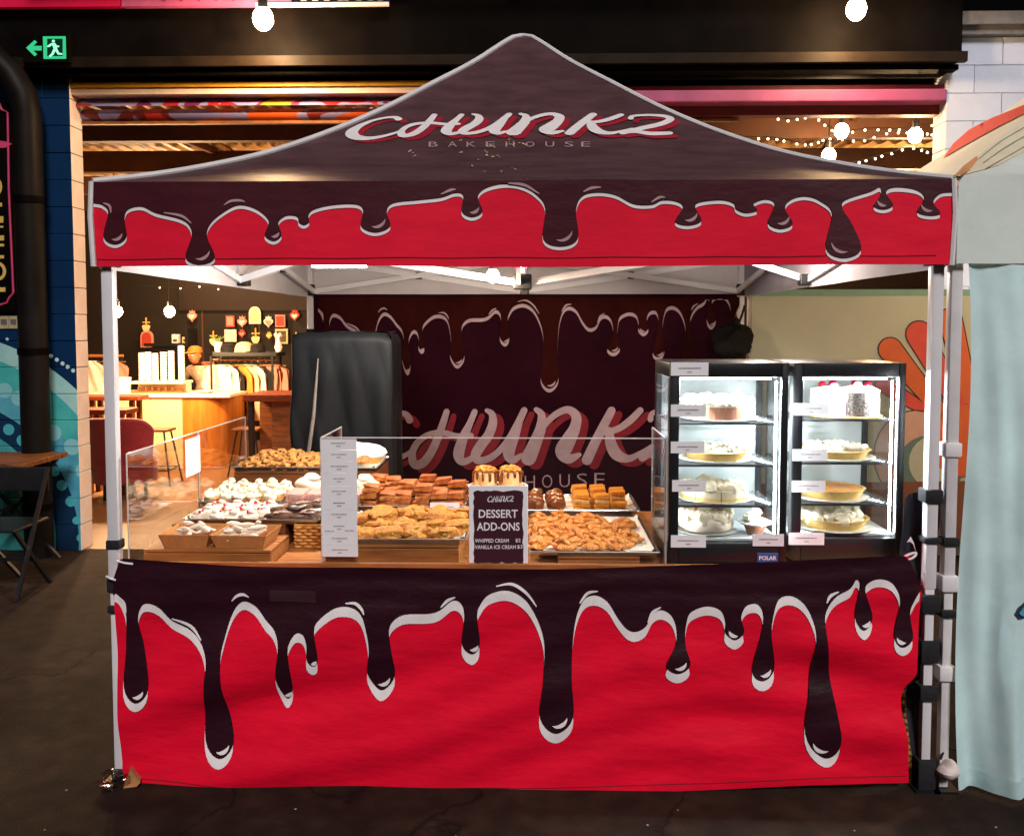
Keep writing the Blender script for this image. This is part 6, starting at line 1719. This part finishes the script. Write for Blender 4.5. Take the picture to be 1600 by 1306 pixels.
# ornaments on the back wall
OP = {n: mat(n + ' ornament', c_, .6, var=.08) for n, c_ in (('white', '#e8ddcf'), ('pink', '#d98d80'), ('red', '#b5402e'), ('gold', '#d9b45a'), ('cream', '#e0cf9a'))}
OY = 9.93
def heart(px, py, s, m1, m2, lab):
    p = at(px, py, OY); t = thing('heart_ornament', lab, 'ornament', p, 0, 'ornaments on the shop wall'); k = s / F * 13.15
    pts = [(k * 16 * sin(a) ** 3 / 17, 0, k * (13 * cos(a) - 5 * cos(2 * a) - 2 * cos(3 * a) - cos(4 * a)) / 17) for a in [2 * pi * i / 24 for i in range(24)]]
    MB().prism(pts, (0, -.03, 0)).build('heart', m1, t); MB().prism([(x * .6, -.031, z * .6) for x, y, z in pts], (0, -.012, 0)).build('heart_face', m2, t)
    MB().prism([(-k * .45, 0, k * .6), (k * .45, 0, k * .6), (k * .6, 0, k * 1.2), (k * .2, 0, k * 1.0), (0, 0, k * 1.4), (-k * .2, 0, k * 1.0), (-k * .6, 0, k * 1.2)], (0, -.02, 0)).build('crown', m1, t)
def frame(px0, py0, px1, py1, m1, m2, lab, arch=False):
    p0, p1 = at(px0, py1, OY), at(px1, py0, OY); t = thing('wall_picture', lab, 'picture', ((p0.x + p1.x) / 2, OY, (p0.z + p1.z) / 2), 0, 'ornaments on the shop wall'); a, h = (p1.x - p0.x) / 2, (p1.z - p0.z) / 2
    def shp(f, y):
        if arch: return [(-a * f, y, -h * f), (a * f, y, -h * f)] + [(a * f * cos(u), y, h * f * .2 + h * f * .8 * sin(u)) for u in [pi * i / 10 for i in range(11)]]
        return [(-a * f, y, -h * f), (a * f, y, -h * f), (a * f, y, h * f), (-a * f, y, h * f)]
    MB().prism(shp(1, 0), (0, -.03, 0)).build('frame', m1, t); MB().prism(shp(.76, -.031), (0, -.006, 0)).build('picture', m2, t)
def cross(px, py, s, lab):
    p = at(px, py, OY); t = thing('cross_ornament', lab, 'ornament', p, 0, 'ornaments on the shop wall'); k = s / F * 13.15
    b = MB(); b.box(-k * .10, k * .10, -.02, 0, -k * .1, k * 1.3).box(-k * .5, k * .5, -.019, -.001, k * .55, k * .72)
    for x, z in ((-.5, .63), (.5, .63), (0, 1.3)): b.blob((x * k, -.01, z * k), k * .13, 0, nu=8, nv=6)
    b.build('cross', OP['gold'], t)
    MB().prism([(k * .62 * x, -.0, k * z) for x, z in ((-1, 0), (-.6, .25), (0, .1), (.6, .25), (1, 0), (.7, -.55), (0, -1.0), (-.7, -.55))], (0, -.03, 0)).build('heart', OP['cream'], t)
heart(301, 495, 8, OP['pink'], OP['white'], 'pink heart left of the panel joint, above the dark shelf')
heart(379, 504, 8, OP['pink'], OP['white'], 'pink heart below and left of the big white arch'); heart(420, 504, 8, OP['white'], OP['pink'], 'white heart right of the big white arch'); heart(461, 494, 8, OP['red'], OP['white'], 'red edged heart at the right end of the wall')
heart(379, 522, 6, OP['red'], OP['pink'], 'small red heart right of the white square picture'); heart(421, 525, 5, OP['gold'], OP['cream'], 'small gold heart left of the gold framed picture')
frame(390, 479, 408, 506, OP['white'], OP['cream'], 'large white arched plaque high on the wall', True); frame(221, 516, 240, 543, OP['pink'], OP['red'], 'pink arched plaque above the cup stacks', True)
frame(354, 493, 367, 511, OP['red'], OP['pink'], 'narrow red picture left of the hearts'); frame(352, 515, 370, 534, OP['white'], OP['white'], 'white square picture under the red one'); frame(431, 492, 446, 511, OP['pink'], OP['red'], 'red picture above the gold framed one')
frame(431, 514, 450, 537, OP['cream'], mat('dark picture', '#4a3a18', .5, var=.5, scale=30), 'gold framed dark picture at the right'); frame(319, 565, 335, 577, OP['pink'], OP['red'], 'wide pink plaque low beside the rack')
cross(229, 510, 10, 'gold cross heart above the pink arched plaque'); cross(334, 531, 10, 'gold cross heart above the left end of the shelf'); cross(400, 528, 11, 'gold cross heart under the big white arch'); cross(463, 530, 8, 'gold cross heart behind the covered cabinet')
p = at(282, 534, 9.9)
t = thing('wall_shelf', 'dark box shelf on the back wall above the barista', 'shelf', (p.x, 9.72, at(282, 536, 9.9).z))
MB().box(-.40, .24, -.16, .2, -.04, 0).build('shelf_board', BLACK, t); MB().box(.20, .24, -.16, .2, .001, .22).build('shelf_end', BLACK, t)
for px, nm in ((276, 'white box on the dark wall shelf, left'), (292, 'cream box on the dark wall shelf, right')):
    q = at(px, 530, 9.7); tt = thing('small_box', nm, 'box', (q.x, 9.68, t.location.z + .001)); MB().bbox(-.05, .05, -.04, .04, 0, .13 if px < 280 else .09, .006).build('box_body', PAPER if px < 280 else OP['cream'], tt); MB().box(-.03, .03, -.0415, -.0402, .02, .06).build('box_label', WOODD, tt)

# tables, stools, armchair
def bar_table(name, lab, px0, px1, py, Y, th=.05, wide=False):
    p0, p1 = at(px0, py, Y), at(px1, py, Y); t = thing(name, lab, 'table', ((p0.x + p1.x) / 2, Y, 0)); a = (p1.x - p0.x) / 2
    RW = mat('red timber', '#8a3a1a', .45, scale=4, col2='#5a2410', stretch=(1, 8, 8))
    dp = .7 if wide else .3
    MB().bbox(-a, a, 0, dp, p0.z - th, p0.z, .008).build('table_top', RW, t)
    if wide:
        MB().bbox(-a * .0, a * .8, .08, .14, 0, p0.z - th, .004).build('leg', WOODD, t); MB().bbox(-a * .9, -a * .72, .08, .16, 0, p0.z - th, .004).build('leg', BLACK, t); MB().bbox(-a * .9, a * .8, .5, .56, 0, p0.z - th, .004).build('leg', WOODD, t)
    else:
        for x in (-a * .3, a * .78):
            for y in (.06, .24): MB().bar((x, y, 0), (x, y, p0.z - th), .05).build('leg', WOODD, t)
bar_table('bar_table', 'red timber bar table beside the covered cabinet', 379, 462, 617, 6.4, .075, True)
bar_table('bar_table', 'timber table left behind the front tent leg', 100, 215, 619, 6.5)
bar_table('bar_table', 'low timber table end above the dark red armchair', 100, 196, 640, 5.6)
def stool(px, pyt, Y, lab, h=None):
    p = at(px, pyt, Y); t = thing('bar_stool', lab, 'stool', (p.x, Y, 0)); z = p.z
    MB().bbox(-.15, .15, -.13, .13, z - .03, z, .01).build('seat', WOODD, t)
    for sx in (-1, 1):
        for sy in (-1, 1): MB().tube([(sx * .10, sy * .09, z - .03), (sx * .19, sy * .17, 0)], .010, 7).build('leg', BLACK, t)
    MB().tube([(sx * .165, sy * .15, z * .28) for sx, sy in ((-1, -1), (1, -1), (1, 1), (-1, 1))], .008, 6, closed=True).build('footrest', BLACK, t)
stool(247, 669, 6.3, 'thin metal stool beside the dark red armchair'); stool(388, 668, 6.9, 'timber topped stool under the right bar table')
p = at(188, 700, 5.4)
MAR = mat('maroon velvet', '#85101c', .8, var=.15, scale=8, sheen=.4)
t = thing('armchair', 'dark maroon tub armchair behind the left tent leg', 'armchair', (p.x, 5.5, 0))
zt_ = at(188, 656, 5.4).z
MB().grid(lambda a, b: Vector((.30 * cos(pi * (1.12 + .76 * a) - 0) * 1.25 * (1 - .12 * b), .33 * sin(pi * (1.12 + .76 * a)) * (1 - .1 * b), zt_ - .12 * abs(2 * a - 1) ** 5 - (zt_ - .30) * b)), 28, 8).build('tub_back', MAR, t, 'all')
MB().grid(lambda a, b: Vector((.25 * cos(pi * (1.12 + .76 * a)) * 1.25, .27 * sin(pi * (1.12 + .76 * a)), zt_ - .12 * abs(2 * a - 1) ** 5 - (zt_ - .30) * b)), 28, 8).build('tub_lining', MAR, t, 'all')
MB().tube([(.275 * cos(pi * (1.12 + .76 * k / 20)) * 1.25, .30 * sin(pi * (1.12 + .76 * k / 20)), zt_ - .12 * abs(k / 10 - 1) ** 5) for k in range(21)], .035, 10).build('padded_rim', MAR, t, True)
MB().lathe([(.30, .18), (.31, .36), (.28, .42), (.0005, .43)], n=24).build('seat_cushion', MAR, t, True)
for a in range(4): MB().bar((.2 * cos(a * pi / 2 + .8), .2 * sin(a * pi / 2 + .8), 0), (.2 * cos(a * pi / 2 + .8), .2 * sin(a * pi / 2 + .8), .18), .03).build('leg', BLACK, t)

# fairy lights at the upper right of the opening
FAIR = emit('fairy bulb', (1, .72, .38), 14)
fb = MB().blob((0, 0, 0), .0085, 0, nu=8, nv=6).build('fairy_bulb', FAIR, None, True); usedfb = False
def fairy(pts, Y, lab, step=.07):
    global usedfb
    P = [at(x, y, Y) for x, y in pts]; pl = [Vector(v) for v in spline([tuple(v) for v in P], 16)]
    t = thing('string_lights', lab, 'fairy lights', (0, 0, 0)); MB().tube(pl, .004, 5).build('cable', BLACK, t)
    acc = 0
    for a, b in zip(pl, pl[1:]):
        acc += (b - a).length
        if acc > step:
            acc = rg.uniform(-.03, .03)
            o = fb if not usedfb else fb.copy()
            if usedfb: COL.objects.link(o)
            usedfb = True; o.parent = t; o.location = b + Vector((rg.uniform(-.01, .01), 0, -.016))
fairy([(1140, 172), (1190, 175), (1230, 186), (1270, 182), (1310, 204), (1360, 200), (1410, 200), (1475, 190)], 3.85, 'highest string of fairy lights right of the tent roof')
fairy([(1150, 214), (1210, 215), (1260, 224), (1300, 214), (1345, 218), (1390, 206), (1440, 206), (1480, 212)], 4.2, 'middle string of fairy lights right of the tent roof')
fairy([(1290, 262), (1340, 252), (1385, 240), (1425, 229), (1460, 238), (1485, 235)], 4.0, 'lowest string of fairy lights above the right canopy edge')
fairy([(215, 446), (290, 449), (320, 446), (360, 455)], 8.6, 'fairy lights high over the shop back wall', .26)
